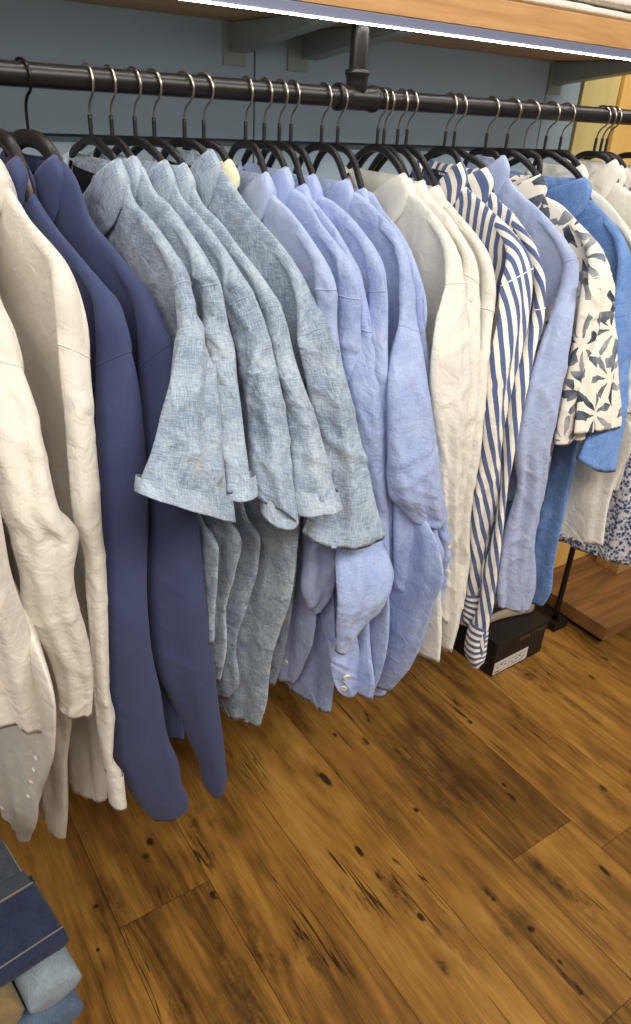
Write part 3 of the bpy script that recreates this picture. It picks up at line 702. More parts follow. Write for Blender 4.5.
I['X4'] = shirt('grey_shirt', 'pale grey shirt on the rightmost of the three close hooks', 'shirt', None,
    605, (628, 168), [(636, 188), (650, 208), (668, 232), (682, 256), (692, 284)], GREYL, hem=-.6, seed=98)
I['FD'] = shirt('printed_dress', 'long garment in a small blue and white print at the right edge, reaching lowest there', 'dress', None,
    634, (664, 166), [(672, 185), (690, 210), (706, 235), (716, 260), (722, 285)], DIT,
    body=[(700,400),(690,480),(672,545),(660,572)], seed=99, creases=6, bflute=.006, thick=(.009,.014,.016,.018))

HL = [('W00', -128, 'hanger of the first white shirt, beyond the left edge of the photo', {}),
      ('W0', -75, 'hanger of the second white shirt, beyond the left edge of the photo', {}),
      ('W2', -30, 'hanger of the tall white shirt, beyond the left edge of the photo', {}),
      ('N1', -3, 'dark brown hanger at the left edge of the photo, inside the left navy shirt', dict(wide=True)),
      ('N2', 30, 'broad dark brown hanger with a dark hook between the two navy collars', dict(wide=True)),
      ('C1', 92, 'slim black hanger inside the leftmost chambray shirt', {}), ('C2', 113, 'slim black hanger inside the second chambray shirt', {}),
      ('C3', 136, 'slim black hanger inside the middle chambray shirt', {}), ('C4', 155, 'slim black hanger inside the fourth chambray shirt', {}),
      ('C5', 185, 'slim black hanger inside the rightmost chambray shirt', {}), ('P', 204, 'slim black hanger of the pale yellow shirt', {}),
      ('B1', 245.6, 'slim black hanger inside the leftmost light blue shirt', {}), ('B2', 264, 'slim black hanger inside the second light blue shirt', {}),
      ('B3', 279, 'slim black hanger inside the third light blue shirt', {}), ('B4', 290.5, 'slim black hanger inside the fourth light blue shirt', {}),
      ('B5', 321, 'slim black hanger inside the fifth light blue shirt, left of the pipe joint', {}), ('B6', 337, 'slim black hanger directly below the pipe joint', {}),
      ('K1', 376.7, 'slim black hanger inside the leftmost cream shirt', {}), ('K1b', 383, 'slim black hanger close behind that of the leftmost cream shirt', {}),
      ('K2', 396.6, 'slim black hanger inside the middle cream shirt', {}), ('K3', 405.5, 'slim black hanger inside the rightmost cream shirt', {}),
      ('S1', 444, 'slim black hanger over the neck label of the left striped shirt', {}), ('S2', 453, 'slim black hanger inside the right striped shirt', {}),
      ('L', 485, 'slim black hanger inside the pale blue shirt by the striped ones', {}), ('F', 505.5, 'slim black hanger inside the flowered shirt', {}),
      ('D', 523.7, 'hanger with a bare wire hook between the flowered and the mid-blue shirt', dict(wire=True)),
      ('M', 544, 'slim black hanger inside the bright mid-blue shirt', {}), ('X1', 559, 'slim black hanger inside the white shirt behind the mid-blue one', {}),
      ('X2', 594, 'slim black hanger on the leftmost of three close hooks at the right', {}), ('X3', 600, 'slim black hanger on the middle of three close hooks at the right', {}),
      ('X4', 605, 'slim black hanger on the rightmost of three close hooks', {}), ('FD', 634, 'slim black hanger at the right edge holding the printed garment', {})]
for k, st, lb, kw in HL: hanger(lb, st, I[k], **kw)
# ------------------------------------------------------------------ floor
PW = 0.199; PX0 = 0.028
def floor():
    rnd = random.Random(7)
    me = bpy.data.meshes.new('floor'); vs = []; fs = []; uvs = []; tone = []; tint = []
    fixed = {1: [0.911], 4: [0.273, 1.62], 3: [1.35], 2: [1.62], 6: [0.512, 1.75], 5: [1.5]}
    for k in range(-12, 22):
        x0 = PX0 + k * PW; x1 = x0 + PW
        cuts = list(fixed.get(k, [rnd.uniform(-1, 1)]))
        while cuts[0] > -2.2: cuts.insert(0, cuts[0] - rnd.choice([1.28, 1.28, .9]))
        while cuts[-1] < 3.6: cuts.append(cuts[-1] + rnd.choice([1.28, 1.28, .8]))
        for a, b in zip(cuts[:-1], cuts[1:]):
            g = .0006; i = len(vs)
            vs += [(x0 + g, a + g, 0), (x1 - g, a + g, 0), (x1 - g, b - g, 0), (x0 + g, b - g, 0)]
            fs.append((i, i + 1, i + 2, i + 3))
            ou, ov = rnd.uniform(0, 60), rnd.uniform(0, 60)
            uvs += [(ou, ov), (ou + PW, ov), (ou + PW, ov + b - a), (ou, ov + b - a)]
            t = rnd.random(); tone += [t] * 4
    i = len(vs); vs += [(-3, -3, -.0015), (5, -3, -.0015), (5, 4, -.0015), (-3, 4, -.0015)]; fs.append((i, i + 1, i + 2, i + 3))
    uvs += [(0, 0)] * 4; tone += [-1.0] * 4
    me.from_pydata(vs, [], fs)
    uv = me.uv_layers.new(name='UVMap'); uv.data.foreach_set('uv', np.array(uvs, np.float32).ravel())
    at = me.attributes.new('tone', 'FLOAT', 'CORNER'); at.data.foreach_set('value', np.array(tone, np.float32))
    m = NT('oak_planks')
    A = m.n('ShaderNodeAttribute', attribute_name='tone').outputs['Fac']
    warp = m.noise(m.uv(scale=(1, .30, 1)), 5.0, 3, .5)
    wv = m.n('ShaderNodeVectorMath', operation='SCALE'); wv.inputs['Scale'].default_value = .035
    cx = m.n('ShaderNodeCombineXYZ'); m.l(warp, cx.inputs[0]); m.l(cx.outputs[0], wv.inputs[0])
    def warped(sc):
        ad = m.n('ShaderNodeVectorMath', operation='ADD'); m.l(m.uv(), ad.inputs[0]); m.l(wv.outputs[0], ad.inputs[1])
        mp = m.n('ShaderNodeMapping'); mp.inputs['Scale'].default_value = sc; m.l(ad.outputs[0], mp.inputs[0]); return mp.outputs[0]
    broad = m.noise(warped((14, 1.6, 1)), 1, 4, .6)
    grain = m.noise(warped((150, 3.2, 1)), 1, 5, .65)
    fine = m.noise(warped((520, 9, 1)), 1, 3, .6)
    cath = m.n('ShaderNodeTexWave', wave_type='BANDS', bands_direction='X'); cath.inputs['Scale'].default_value = 1.0
    cath.inputs['Distortion'].default_value = 3.5; cath.inputs['Detail'].default_value = 3; cath.inputs['Detail Scale'].default_value = 1.2
    m.l(warped((17, .9, 1)), cath.inputs['Vector'])
    n1 = m.noise(warped((5.5, .75, 1)), 1, 2, .5)
    ring = m.math('SINE', m.math('MULTIPLY', n1, 95.0))
    mott = m.noise(warped((20, 9, 1)), 1, 5, .7)
    f = m.math('ADD', m.math('MULTIPLY', broad, .42), m.math('MULTIPLY', grain, .16))
    f = m.math('ADD', f, m.math('MULTIPLY', fine, .20))
    f = m.math('ADD', f, m.math('MULTIPLY', mott, .15))
    f = m.math('ADD', f, m.math('MULTIPLY', ring, .020))
    f = m.math('ADD', f, m.math('MULTIPLY', m.math('SUBTRACT', A, .5), .10))
    col = m.ramp(f, [(.32, lin((72, 46, 18))), (.41, lin((114, 78, 33))), (.48, lin((148, 104, 45))), (.55, lin((172, 125, 57))), (.65, lin((190, 149, 84)))])
    # dark heartwood patches
    pat = m.noise(warped((7.5, 2.3, 1)), 1, 4, .62)
    pf = m.ramp(pat, [(.54, 0.0), (.64, 1.0)])
    pg = m.noise(warped((60, 26, 1)), 1, 4, .75)
    pf = m.math('MULTIPLY', pf, m.ramp(pg, [(.40, 0.05), (.62, 1.0)]))
    col = m.mix(m.math('MULTIPLY', pf, .78), col, lin((58, 36, 18)))
    # cracks and knots
    cr = m.noise(warped((46, 2.1, 1)), 1, 2, .5)
    crm = m.math('ABSOLUTE', m.math('SUBTRACT', cr, .5)); crf = m.ramp(crm, [(.0, 1.0), (.008, 1.0), (.016, 0.0)])
    gate = m.ramp(m.noise(m.uv(scale=(9, 3.0, 1)), 1, 2), [(.56, 0.0), (.64, 1.0)])
    col = m.mix(m.math('MULTIPLY', m.math('MULTIPLY', crf, gate), .85), col, lin((40, 24, 12)))
    vo = m.n('ShaderNodeTexVoronoi', voronoi_dimensions='2D'); vo.inputs['Scale'].default_value = 1; vo.inputs['Randomness'].default_value = 1
    m.l(m.uv(scale=(8.5, 4.2, 1)), vo.inputs['Vector'])
    kn = m.math('ADD', vo.outputs['Distance'], m.math('MULTIPLY', m.math('SUBTRACT', m.noise(m.uv(), 60, 4), .5), .16))
    kf = m.ramp(kn, [(.0, 1.0), (.03, .9), (.06, .25), (.13, 0.0)])
    kg = m.math('GREATER_THAN', m.n('ShaderNodeSeparateColor').outputs[0], .0)
    sc = m.n('ShaderNodeSeparateColor'); m.l(vo.outputs['Color'], sc.inputs[0])
    kf = m.math('MULTIPLY', kf, m.math('GREATER_THAN', sc.outputs[0], .66))
    col = m.mix(m.math('MULTIPLY', kf, .9), col, lin((34, 20, 10)))
    # smoky stains and knots of particular boards
    ob = m.uv(src='Object'); wob = m.noise(m.uv(src='Object', scale=(1, .6, 1)), 28, 5, .75)
    def spots(lst, edge):
        acc = None
        for px, py, rx, ry in lst:
            c = on_z(px, py, 0)
            mp = m.n('ShaderNodeMapping'); mp.inputs['Location'].default_value = (-c[0] / rx, -c[1] / ry, 0); mp.inputs['Scale'].default_value = (1 / rx, 1 / ry, 0)
            m.l(ob, mp.inputs[0]); ln = m.n('ShaderNodeVectorMath', operation='LENGTH'); m.l(mp.outputs[0], ln.inputs[0])
            acc = ln.outputs['Value'] if acc is None else m.math('MINIMUM', acc, ln.outputs['Value'])
        return m.ramp(m.math('ADD', acc, m.math('MULTIPLY', m.math('SUBTRACT', wob, .5), 1.5)), edge)
    st = spots([(448,806,.022,.085), (236,985,.045,.10), (318,772,.022,.05), (112,905,.045,.09), (395,890,.022,.07), (512,925,.07,.05), (575,705,.016,.13),
                (180,695,.03,.06), (555,880,.02,.10), (330,690,.05,.05), (205,850,.02,.05), (610,800,.018,.09)], [(.0, .9), (.45, .65), (1.0, .0)])
    st = m.math('MULTIPLY', st, m.ramp(pg, [(.38, .25), (.6, 1.0)]))
    col = m.mix(m.math('MULTIPLY', st, .8), col, lin((52, 33, 17)))
    kk = spots([(421,917,.007,.012), (504,785,.006,.010), (493,899,.005,.008), (531,929,.010,.010), (359,851,.007,.02), (416,810,.006,.009), (326,780,.012,.03), (470,722,.007,.010),
                (150,842,.010,.014), (96,906,.006,.006), (195,740,.006,.01), (98,950,.005,.005), (560,962,.005,.008), (604,870,.007,.02), (335,735,.006,.010)], [(.0, 1.0), (.6, .95), (1.1, .0)])
    col = m.mix(m.math('MULTIPLY', kk, .92), col, lin((30, 18, 9)))
    gap = m.math('LESS_THAN', A, -.5)
    col = m.mix(gap, col, lin((58, 38, 18)))
    bmp = m.bump(m.math('ADD', grain, m.math('MULTIPLY', fine, .6)), .25, .002)
    m.set(Base_Color=col, Roughness=m.ramp(grain, [(.3, .48), (.7, .36)]), Normal=bmp, Specular_IOR_Level=.35)
    return struct(link('floor', me, m.m))
floor()

# ------------------------------------------------------------------ wall, shelf, pipe rail
def paint(name, c, rough=.6):
    m = NT(name); f = m.noise(m.uv(src='Object', scale=(1, 1, .12)), 14, 4, .6)
    a = tuple(v * .94 for v in lin(c)[:3]) + (1,); b = tuple(min(1, v * 1.06) for v in lin(c)[:3]) + (1,)
    m.set(Base_Color=m.mix(f, a, b), Roughness=rough, Normal=m.bump(f, .08, .003)); return m.m
WALLP = paint('blue_grey_paint', (154, 173, 184)); GROOVE = paint('groove_paint', (92, 104, 108))
def wood(name, c0, c1, axis='X', rough=.5, scale=1.0):
    m = NT(name)
    sc = {'X': (2.2, 26, 26), 'Y': (26, 2.2, 26), 'Z': (26, 26, 2.2)}[axis]
    v = m.uv(src='Object', scale=tuple(s * scale for s in sc))
    f = m.noise(v, 1, 5, .6, 1.2); g = m.noise(v, 5, 3, .6)
    f = m.math('ADD', m.math('MULTIPLY', f, .7), m.math('MULTIPLY', g, .3))
    m.set(Base_Color=m.ramp(f, [(.34, lin(c0)), (.62, lin(c1))]), Roughness=rough, Normal=m.bump(f, .1, .002)); return m.m
PINE = wood('pine_board', (174, 126, 74), (202, 156, 100), 'X')
GZ = CAM_H - .045 * WALL_Y
bm = bmesh.new()
for xa, xb in ((-1.6, .7425), (.7455, 1.5045), (1.5075, 1.622)):
    box_bm(bm, (xa, WALL_Y, GZ + .006), (xb, WALL_Y + .018, 2.6), .0008, 1)
    box_bm(bm, (xa, WALL_Y, GZ - .100), (xb, WALL_Y + .018, GZ - .006), .0015, 1)
    for k in range(1, 14):
        za = GZ - .006 - .106 * k; zb = max(.17, za - .094)
        if za - zb > .02: box_bm(bm, (xa, WALL_Y, zb), (xb, WALL_Y + .018, za), .0015, 1)
struct(bm_obj('wall_back', bm, WALLP))
struct(box('trim_1', (-1.6, WALL_Y + .010, .165), (1.622, WALL_Y + .03, 2.6), GROOVE))
struct(box('wall_light_block', (-1.6, WALL_Y + .30, 0), (1.622, WALL_Y + .33, 2.6), GROOVE))  # added dark wall, keeps world light out of the gap below the panels
YEL = wood('pale_maple_panel', (206, 188, 118), (222, 206, 140), 'Z', .5, .6)
AMB_LIT = wood('amber_lit_panel', (224, 176, 92), (238, 194, 112), 'Z', .5, .5)  # orange of the more strongly lit face, painted into the wood colour
xb_ = on_y(615, 105, WALL_Y)[0]
struct(box('wall_right', (1.632, WALL_Y - .002, 0), (xb_, WALL_Y + .05, 2.6), YEL, bevel=.001))
struct(box('wall_end', (xb_ + .002, WALL_Y - .012, 0), (4.2, WALL_Y + .05, 2.6), AMB_LIT, bevel=.001))

shelf = empty('wall_shelf', (.8, WALL_Y, SHELF_Z), 'long pine wall shelf above the pipe rail with a light strip along its front', 'shelf')
box('board', (-1.2, .976, SHELF_Z + .002), (1.58, WALL_Y, SHELF_Z + .042), PINE, shelf, .0025)
SZ = SHELF_Z
ALU = plain('aluminium_profile', (112, 118, 142), .5, .2)
prof = box('light_profile', (-1.2, .977, SZ - .012), (1.62, .992, SZ + .0015), ALU, shelf, .0012)
m = NT('led_strip'); m.b.inputs['Emission Color'].default_value = (1.0, .97, .92, 1); m.b.inputs['Emission Strength'].default_value = 44.0
LEDM = m.m
box('led_strip', (-1.2, .9765, SZ - .0136), (1.62, .9815, SZ - .0121), LEDM, shelf)
BRK = plain('grey_bracket_paint', (136, 144, 134), .5, vary=.04)
def bracket(xc, label, dx=.006):
    r = empty('shelf_bracket', (xc, WALL_Y, SZ), label, 'bracket', None)
    box('wall_plate', (xc - .022, WALL_Y - .004, SZ - .062), (xc + .022, WALL_Y, SZ), BRK, r, .0012)
    bm = bmesh.new(); n = 12; a0 = []; a1 = []
    prof = [(WALL_Y - .004, SZ + .001), (1.036, SZ + .001), (1.033, SZ - .001), (1.032, SZ - .006), (1.036, SZ - .0095), (1.042, SZ - .0105), (WALL_Y - .004, SZ - .042)]
    va = [bm.verts.new((xc - .017 + dx, y, z)) for y, z in prof]; vb = [bm.verts.new((xc + .017 + dx, y, z)) for y, z in prof]
    bm.faces.new(va); bm.faces.new(list(reversed(vb)))
    for i in range(len(prof)):
        j = (i + 1) % len(prof); bm.faces.new((va[j], va[i], vb[i], vb[j]))
    bmesh.ops.bevel(bm, geom=list(bm.edges), offset=.0012, segments=2, affect='EDGES')
    bm_obj('arm', bm, BRK, r)
    return r
bracket(.703, 'grey shelf bracket left of the vertical seam in the wall')
bracket(.832, 'grey shelf bracket just left of the vertical pipe', .024)
bracket(1.529, 'grey shelf bracket at the right end of the painted wall')

rail = empty('pipe_rail', (.747, RAIL_Y, RAIL_Z), 'black iron pipe clothes rail hung below the shelf on a tee joint', 'clothes rail')
PR = .0134
P = tube([(x, RAIL_Y, RAIL_Z) for x in np.linspace(-.9, 2.25, 40)], PR, 32)
link('pipe', grid_mesh('pipe', P, None), PIPE, rail)
P = tube([(.747, RAIL_Y, z) for z in np.linspace(RAIL_Z, SZ + .001, 20)], PR, 32)
link('drop_pipe', grid_mesh('drop_pipe', P, None), PIPE, rail)
bm_r = [(-.036, .0160), (-.0355, .0182), (-.029, .0186), (-.027, .0168), (-.012, .0164), (0, .0166), (.012, .0164), (.027, .0168), (.029, .0186), (.0355, .0182), (.036, .0160)]
P = tube([(.747 + a, RAIL_Y, RAIL_Z) for a, r in bm_r], [r for a, r in bm_r], 32)
tee = link('tee_joint', grid_mesh('tee_joint', P, None), PIPE, rail)
rs = [(.0, .0150), (.020, .0162), (.028, .0166), (.0295, .0186), (.036, .0184), (.0365, .0150)]
P = tube([(.747, RAIL_Y, RAIL_Z + a) for a, r in rs], [r for a, r in rs], 32)
link('tee_collar', grid_mesh('tee_collar', P, None), PIPE, tee)

# folded white clothes lying on the shelf
def slab(name, x0, x1, y0, y1, z0, z1, mat, label, cat, group=None, seed=0, xf=None, amp=.002, parent=None, rnd=.45):
    """folded cloth: soft rounded slab, folded edge towards the viewer"""
    nx, ns = 60, 56
    rng = np.random.default_rng(seed)
    a = np.linspace(0, 2 * np.pi, ns, endpoint=False)
    cy, cz = np.cos(a), np.sin(a)
    py = np.sign(cy) * np.abs(cy) ** .22; pz = np.sign(cz) * np.abs(cz) ** (.22 + rnd)
    xs = np.linspace(0, 1, nx); X = x0 + (x1 - x0) * xs
    endf = np.clip(np.minimum(xs, 1 - xs) * (x1 - x0) / max(.012, (z1 - z0) * .5), 0, 1); endf = np.sqrt(1 - (1 - endf) ** 2)
    V = np.repeat(X[:, None], ns, 1); S = np.repeat(np.cumsum(np.r_[0, np.hypot(np.diff(py) * (y1 - y0) / 2, np.diff(pz) * (z1 - z0) / 2)])[None], nx, 0)
    d = amp * (wave_field(rng, V, S, .16, 4) + .5 * wave_field(rng, V, S, .06, 5))
    Y = (y0 + y1) / 2 + (y1 - y0) / 2 * py[None] * (.985 + .015 * endf[:, None]) + d * cy[None]
    Z = (z0 + z1) / 2 + (z1 - z0) / 2 * pz[None] * (.15 + .85 * endf[:, None]) + d * np.where(cz[None] > 0, cz[None], 0)
    P = np.stack([V, Y, Z], -1)
    P = np.concatenate([P[:1].mean(1, keepdims=True).repeat(ns, 1), P, P[-1:].mean(1, keepdims=True).repeat(ns, 1)], 0)
    S2 = np.concatenate([S, S[:, -1:] + .01], 1); U = np.stack([np.repeat(X[:, None], ns + 1, 1), S2], -1)
    U = np.concatenate([U[:1], U, U[-1:]], 0)
    if xf is not None: P = P @ np.array(xf[0]).T + np.array(xf[1])
    o = link(name, grid_mesh(name, P, U), mat, parent)
    if label: tag(o, label, cat, group)
    return o
PK = linen('pinkish_white_cloth', (222, 208, 200), (236, 226, 216), .4)
zz = SZ + .042
slab('folded_shirt', 1.02, 1.57, .982, 1.27, zz + .0002, zz + .017, WC, 'white folded shirt lying on the shelf, bottom of the stack', 'folded shirt', 'folded shirts on the shelf', 1, amp=.0012)
slab('folded_shirt', .98, 1.56, .985, 1.27, zz + .019, zz + .036, PK, 'pinkish white folded shirt lying in the middle of the stack on the shelf', 'folded shirt', 'folded shirts on the shelf', 2, amp=.0012)
slab('folded_shirt', 1.00, 1.57, .984, 1.27, zz + .038, zz + .055, WC, 'white folded shirt on top of the stack on the shelf, at the upper right corner', 'folded shirt', 'folded shirts on the shelf', 3, amp=.0012)

# ------------------------------------------------------------------ shoe box and shoe
BOXB = plain('black_card', (26, 23, 22), .55, vary=.1, vscale=30)
GOLD = plain('gold_print', (128, 98, 58), .5, .3)
PAPER = plain('white_label_paper', (214, 206, 198), .7)
INK = plain('label_print', (128, 124, 124), .7)
c0 = on_z(491, 678, 0); ex = on_z(541, 651.5, 0) - c0; bl = np.linalg.norm(ex); ex /= bl; ey = np.array([-ex[1], ex[0], 0])
BXF = Matrix(((ex[0], ey[0], 0, c0[0]), (ex[1], ey[1], 0, c0[1]), (0, 0, 1, 0), (0, 0, 0, 1)))
BX = empty('shoe_box', c0 + ex * bl / 2 + ey * .1, 'black cardboard shoe box with gold lettering and a white label, on the floor', 'shoe box')
def bpart(name, lo, hi, mat, parent, bev=0): return box(name, lo, hi, mat, parent, bev, xf=BXF)
bpart('box_body', (0.002, 0.002, .0), (bl - .002, .20, .118), BOXB, BX, .0015)
lid = bpart('lid', (-.001, -.001, .088), (bl + .001, .203, .124), BOXB, BX, .002)
lab = bpart('label', (.006, .0010, .006), (.156, .0022, .050), PAPER, BX)
bm = bmesh.new()
for a in (.016, .034, .052, .084, .100, .116, .132): box_bm(bm, (a, .0004, .022 + (a * 997 % .012)), (a + .010, .0012, .026 + (a * 997 % .012)))
for z in (.014, .038): box_bm(bm, (.012, .0004, z), (.060, .0012, z + .0018)); box_bm(bm, (.082, .0004, z), (.140, .0012, z + .0018))
box_bm(bm, (.073, .0004, .010), (.0742, .0012, .046)); box_bm(bm, (.014, .0004, .010), (.034, .0012, .016))
bm_obj('label_print', bm, INK, lab, xf=BXF)
bm = bmesh.new(); rnd = random.Random(3); a = .098
for w in range(2):
    for k in range(5):
        box_bm(bm, (a, -.0018, .099), (a + .0018, -.0009, .108))
        if rnd.random() < .8: box_bm(bm, (a, -.0018, .1062), (a + .007, -.0009, .108))
        if rnd.random() < .6: box_bm(bm, (a, -.0018, .099), (a + .007, -.0009, .1006))
        if rnd.random() < .6: box_bm(bm, (a + .0055, -.0018, .099), (a + .0072, -.0009, .108))
        a += .0105
    if w == 0: box_bm(bm, (a + .003, -.0018, .102), (a + .009, -.0009, .104)); a += .018
bm_obj('gold_lettering', bm, GOLD, lid, xf=BXF)

s1 = on_z(541, 614, .1245); s0 = on_z(505, 622, .1245)
sd = (s1 - s0); sd[2] = 0; sd /= np.linalg.norm(sd); sn = np.array([-sd[1], sd[0], 0]); SL = .285
so = s1 + sn * .047 - sd * .004
so = so * [1, 1, 0]
SH = empty('shoe', so - sd * SL / 2, 'dark low shoe with a thick taupe sole, standing on the black shoe box', 'shoe')
SOLE = plain('taupe_rubber', (176, 158, 136), .7, vary=.08, vscale=60); UPPER = plain('dark_shoe_leather', (30, 30, 36), .5)
def shoe_outline(s):   # s 0 heel .. 1 toe, half widths left and right
    return np.interp(s, [0, .03, .10, .3, .5, .72, .88, .97, 1.0], [.012, .026, .034, .033, .034, .045, .040, .022, .004])
rows = []
for s in np.linspace(0, 1, 40):
    w = shoe_outline(s); c = so - sd * SL * s; zt = .034 - .012 * np.clip((s - .3) / .3, 0, 1) ; zb = .001 + .010 * np.clip((s - .8) / .2, 0, 1) ** 2
    a = np.linspace(0, 2 * np.pi, 28, endpoint=False)
    cx, cz = np.cos(a), np.sin(a); px = np.sign(cx) * np.abs(cx) ** .3 * w * (1 + .05 * (cz < 0)); pz = (zb + zt) / 2 + (zt - zb) / 2 * np.sign(cz) * np.abs(cz) ** .3
    if s in (0,): pass
    gro = .0016 * (np.sin(s * 120) > .75) * (cz < 0)
    rows.append([c + sn * p + np.array([0, 0, .1245 + z + g]) for p, z, g in zip(px, pz, gro)])
P = np.array(rows); P = np.concatenate([P[:1].mean(1, keepdims=True).repeat(28, 1), P, P[-1:].mean(1, keepdims=True).repeat(28, 1)], 0)
link('sole', grid_mesh('sole', P, None), SOLE, SH)
rows = []
for s in np.linspace(.0, 1, 44):
    w = shoe_outline(s) * .95; c = so - sd * SL * s
    zb = .030 - .012 * np.clip((s - .3) / .3, 0, 1); zt = np.interp(s, [0, .05, .25, .4, .55, .8, .95, 1], [.080, .088, .078, .086, .082, .052, .036, .02])
    a = np.linspace(0, 2 * np.pi, 28, endpoint=False); cx, cz = np.cos(a), np.sin(a)
    top = np.interp(s, [0, .1, .35, .6, 1], [.62, .60, .55, .55, .8])
    px = np.sign(cx) * np.abs(cx) ** .6 * w * np.where(cz > 0, 1 - (1 - top) * np.abs(cz) ** 1.2, 1); pz = (zb + zt) / 2 + (zt - zb) / 2 * np.sign(cz) * np.abs(cz) ** .7
    rows.append([c + sn * p + np.array([0, 0, .1245 + z]) for p, z in zip(px, pz)])
P = np.array(rows); P = np.concatenate([P[:1].mean(1, keepdims=True).repeat(28, 1), P, P[-1:].mean(1, keepdims=True).repeat(28, 1)], 0)
link('upper', grid_mesh('upper', P, None), UPPER, SH)

# ------------------------------------------------------------------ low platform and stand at the right
PLW = wood('platform_planks', (98, 66, 35), (148, 104, 58), 'X', .55, .8)
PL = empty('display_platform', (2.3, 1.35, 0), 'low wooden display platform on black feet at the right behind the shoe box', 'platform')
bm = bmesh.new()
for k in range(5): box_bm(bm, (1.834, .978 + .150 * k, .030), (2.75, .978 + .150 * k + .1492, .080), .0015, 1)
bm_obj('deck', bm, PLW, PL)
bm = bmesh.new(); box_bm(bm, (1.86, 1.00, .0), (2.72, 1.70, .0305)); bm_obj('plinth', bm, BLACKP, PL)
RS = empty('garment_stand', (1.792, 1.135, 0), 'thin black upright stand with a dark foot beside the wooden platform', 'stand')
IRON = plain('dark_iron', (40, 34, 32), .45, .5)
box('foot', (1.765, 1.11, .0), (1.830, 1.30, .032), IRON, RS, .004)
P = tube([(1.792, 1.135, z) for z in np.linspace(.032, 1.2, 20)], .009, 16); link('upright', grid_mesh('upright', P, None), IRON, RS)
bx = on_z(622, 572, .08)
DB = wood('light_block_wood', (150, 116, 62), (186, 146, 88), 'X')
o = box('wooden_block', (bx[0] - .03, bx[1], .0802), (bx[0] + .2, bx[1] + .09, .16), DB, None, .002); tag(o, 'small wooden block standing on the platform at the right edge', 'block')

# ------------------------------------------------------------------ jeans at the lower left
def denim(name, c0, c1):
    m = NT(name); v = m.uv()
    t = m.noise(m.uv(rot=.8, scale=(1, .12, 1)), 900, 3, .7); g = m.noise(v, 30, 4, .6)
    f = m.math('ADD', m.math('MULTIPLY', t, .6), m.math('MULTIPLY', g, .4))
    return fabric_out(m, m.ramp(f, [(.36, lin(c0)), (.64, lin(c1))]), .85, .5, .1, .6)
DJ1 = denim('dark_blue_denim', (30, 37, 58), (50, 60, 86)); DJ2 = denim('black_blue_denim', (38, 42, 52), (72, 78, 88))
DJ3 = denim('light_denim', (110, 124, 135), (148, 160, 168)); DJ4 = denim('mid_blue_denim', (66, 82, 104), (96, 114, 136))
KHA = linen('khaki_twill', (118, 100, 66), (140, 120, 82), .4); STI = plain('tan_stitching', (118, 108, 94), .8)
ang = math.radians(8)
RT = [[math.cos(ang), -math.sin(ang), 0], [math.sin(ang), math.cos(ang), 0], [0, 0, 1]]
pv = np.array([.075, .607, 0]); sh_ = np.array([.015, .024, 0]); off = pv + sh_ - np.array(RT) @ pv
JX = (RT, off)
GJ = 'folded trousers in the pile at the lower left'
BEN = empty('display_bench', (-.2, .72, 0), 'low wooden bench under the pile of folded jeans', 'bench')
box('bench_top', (-.62, .61, .285), (.045, .90, .315), PINE, BEN, .003)
for px_, py_ in ((-.58, .64), (-.58, .87), (.01, .64), (.01, .87)): box('leg', (px_ - .02, py_ - .02, 0), (px_ + .02, py_ + .02, .2855), PINE, BEN, .002)
jb = slab('folded_jeans', -.42, .074, .584, .84, .316, .392, DJ4, 'mid-blue folded jeans at the bottom of the pile in the lower left corner', 'jeans', GJ, 11, JX)
jl = slab('folded_jeans', .006, .076, .580, .84, .394, .472, DJ3, 'light blue folded jeans below the dark blue ones in the pile', 'jeans', GJ, 12, JX)
kh = slab('folded_trousers', -.42, .003, .583, .84, .394, .470, KHA, 'khaki folded trousers beside the light blue jeans in the pile', 'trousers', GJ, 13, JX)
j1 = slab('folded_jeans', -.42, .075, .600, .722, .474, .500, DJ1, 'dark blue folded jeans with a thick stitched hem on top of the pile', 'jeans', GJ, 14, JX, amp=.0012)
j2 = slab('folded_jeans', -.42, .066, .726, .86, .474, .502, DJ2, 'black-blue folded jeans at the back of the pile, below the white shirts', 'jeans', GJ, 15, JX, amp=.0015)
def strip(name, x0, x1, y0, y1, z0, z1, mat, parent):
    bm = bmesh.new(); box_bm(bm, (x0, y0, z0), (x1, y1, z1), .0012)
    M = Matrix([[*RT[0], off[0]], [*RT[1], off[1]], [*RT[2], 0], [0, 0, 0, 1]])
    return bm_obj(name, bm, mat, parent, xf=M)
strip('waistband', -.41, .068, .700, .722, .4985, .5032, DJ2, j1)
strip('stitching', -.41, .070, .697, .6995, .499, .5025, STI, j1)
strip('hem', -.41, .074, .6005, .612, .4975, .5022, DJ1, j1)
strip('stitching', -.41, .074, .6125, .615, .498, .5018, STI, j1)

# ------------------------------------------------------------------ neck label, buttons
inf = I['S1']
def lab_pt(px, py, t):
    p0 = inf.W(0, t, 0); return on_plane(px, py, p0, inf.tx)
cn = [lab_pt(431, 168, .0), lab_pt(455, 174.5, .0), lab_pt(454.5, 180, .0), lab_pt(431, 174, .0)]
def patch(name, c, mat, parent, lift=0.0):
    n = inf.tx * -1
    A = np.array(c); bm = bmesh.new()
    f = [bm.verts.new(a + n * (lift + .0008)) for a in A]; b = [bm.verts.new(a + n * lift) for a in A]
    bm.faces.new(f); bm.faces.new(b[::-1])
    for i in range(4): bm.faces.new((f[i], b[i], b[(i + 1) % 4], f[(i + 1) % 4]))
    return bm_obj(name, bm, mat, parent)
NL = plain('navy_woven_label', (38, 44, 62), .8); LT = plain('pale_label_thread', (196, 192, 184), .8)
lbl = patch('neck_label', cn, NL, inf.root)
C = np.array(cn)
def bil(a, b): return (C[0] * (1 - a) + C[1] * a) * (1 - b) + (C[3] * (1 - a) + C[2] * a) * b
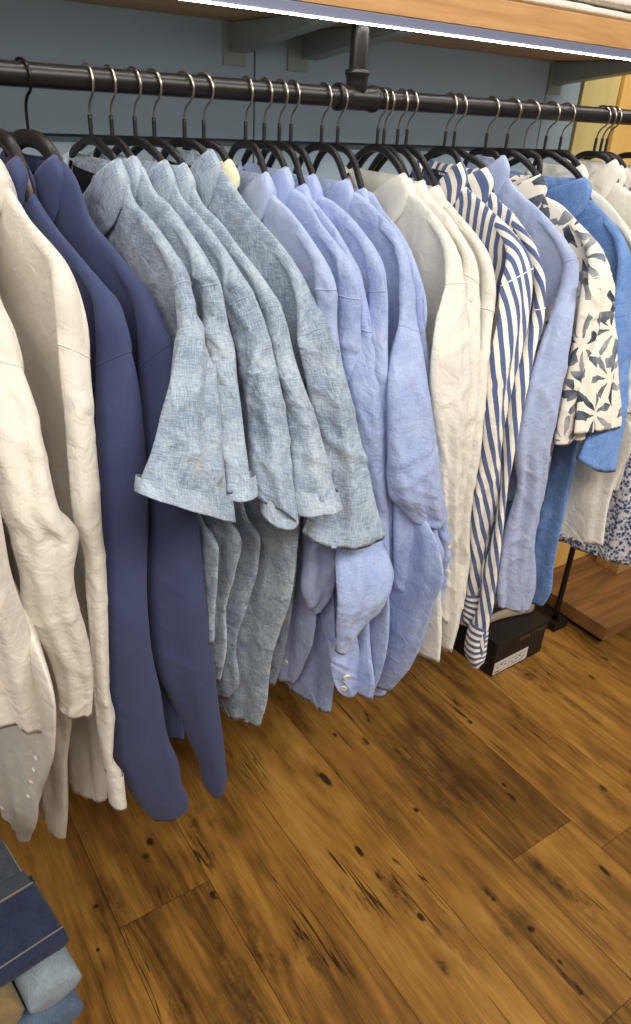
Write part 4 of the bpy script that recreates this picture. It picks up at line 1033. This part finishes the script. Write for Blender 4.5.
for k, a in enumerate((.36, .45, .54, .63)):
    patch('label_thread', [bil(a, .32), bil(a + .055, .32), bil(a + .055, .68), bil(a, .68)], LT, lbl, .0009)

bpy.context.view_layer.update()
dg = bpy.context.evaluated_depsgraph_get()
def button(px, py, r=.0055, owner=None):
    v = ray(px, py); v = v / np.linalg.norm(v)
    hit, loc, nrm, idx, ob, _ = bpy.context.scene.ray_cast(dg, Vector(CPOS), Vector(v))
    if not hit or ob.parent is None or 'label' not in ob.parent or 'shirt' not in ob.parent['category']: return
    n = Vector(nrm)
    if n.dot(Vector(v)) > 0: n = -n
    q = n.to_track_quat('Z', 'Y').to_matrix().to_4x4(); q.translation = loc
    prof = [(0, .0016), (.55, .0015), (.8, .0024), (.95, .0022), (1.0, .001), (1.0, -.001)]
    a = np.linspace(0, 2 * np.pi, 20, endpoint=False)
    P = np.array([[[r * f * np.cos(t), r * f * np.sin(t), z] for t in a] for f, z in prof])
    M4 = np.array(q); P = P @ M4[:3, :3].T + M4[:3, 3]
    link('button', grid_mesh('button', P, None), BUTTON, ob.parent)
for px, py, r in ((36, 758, .004), (34, 770, .004), (31.5, 782, .004), (28.5, 796, .004), (2, 808, .006), (346.5, 677, .0065), (344, 688, .0055), (286, 662, .005), (472, 300, .003)):
    button(px, py, r)

# ------------------------------------------------------------------ light
sc = bpy.context.scene
w = bpy.data.worlds.new('world'); sc.world = w; w.use_nodes = True
w.node_tree.nodes['Background'].inputs[0].default_value = (1.0, .95, .89, 1); w.node_tree.nodes['Background'].inputs[1].default_value = 0.28
def area(name, loc, target, size, size_y, power, col):
    d = bpy.data.lights.new(name, 'AREA'); d.shape = 'RECTANGLE'; d.size = size; d.size_y = size_y; d.energy = power; d.color = col
    o = bpy.data.objects.new(name, d); COL.objects.link(o); o.location = loc
    o.rotation_euler = (Vector(target) - Vector(loc)).to_track_quat('-Z', 'Y').to_euler(); return o
area('ceiling_lamp', (.4, -.95, 2.7), (.6, .8, .6), 1.5, .5, 40, (1, .945, .86))
area('ceiling_lamp', (2.0, -.95, 2.7), (1.6, .8, .6), 1.2, .5, 35, (1, .945, .86))
area('ceiling_lamp', (-1.1, -.8, 2.7), (.0, .8, .6), 1.0, .5, 26, (1, .935, .84))
sc.view_settings.view_transform = 'Standard'; sc.view_settings.look = 'None'; sc.view_settings.gamma = 1.0
sc.view_settings.use_curve_mapping = False; sc.view_settings.exposure = -0.06
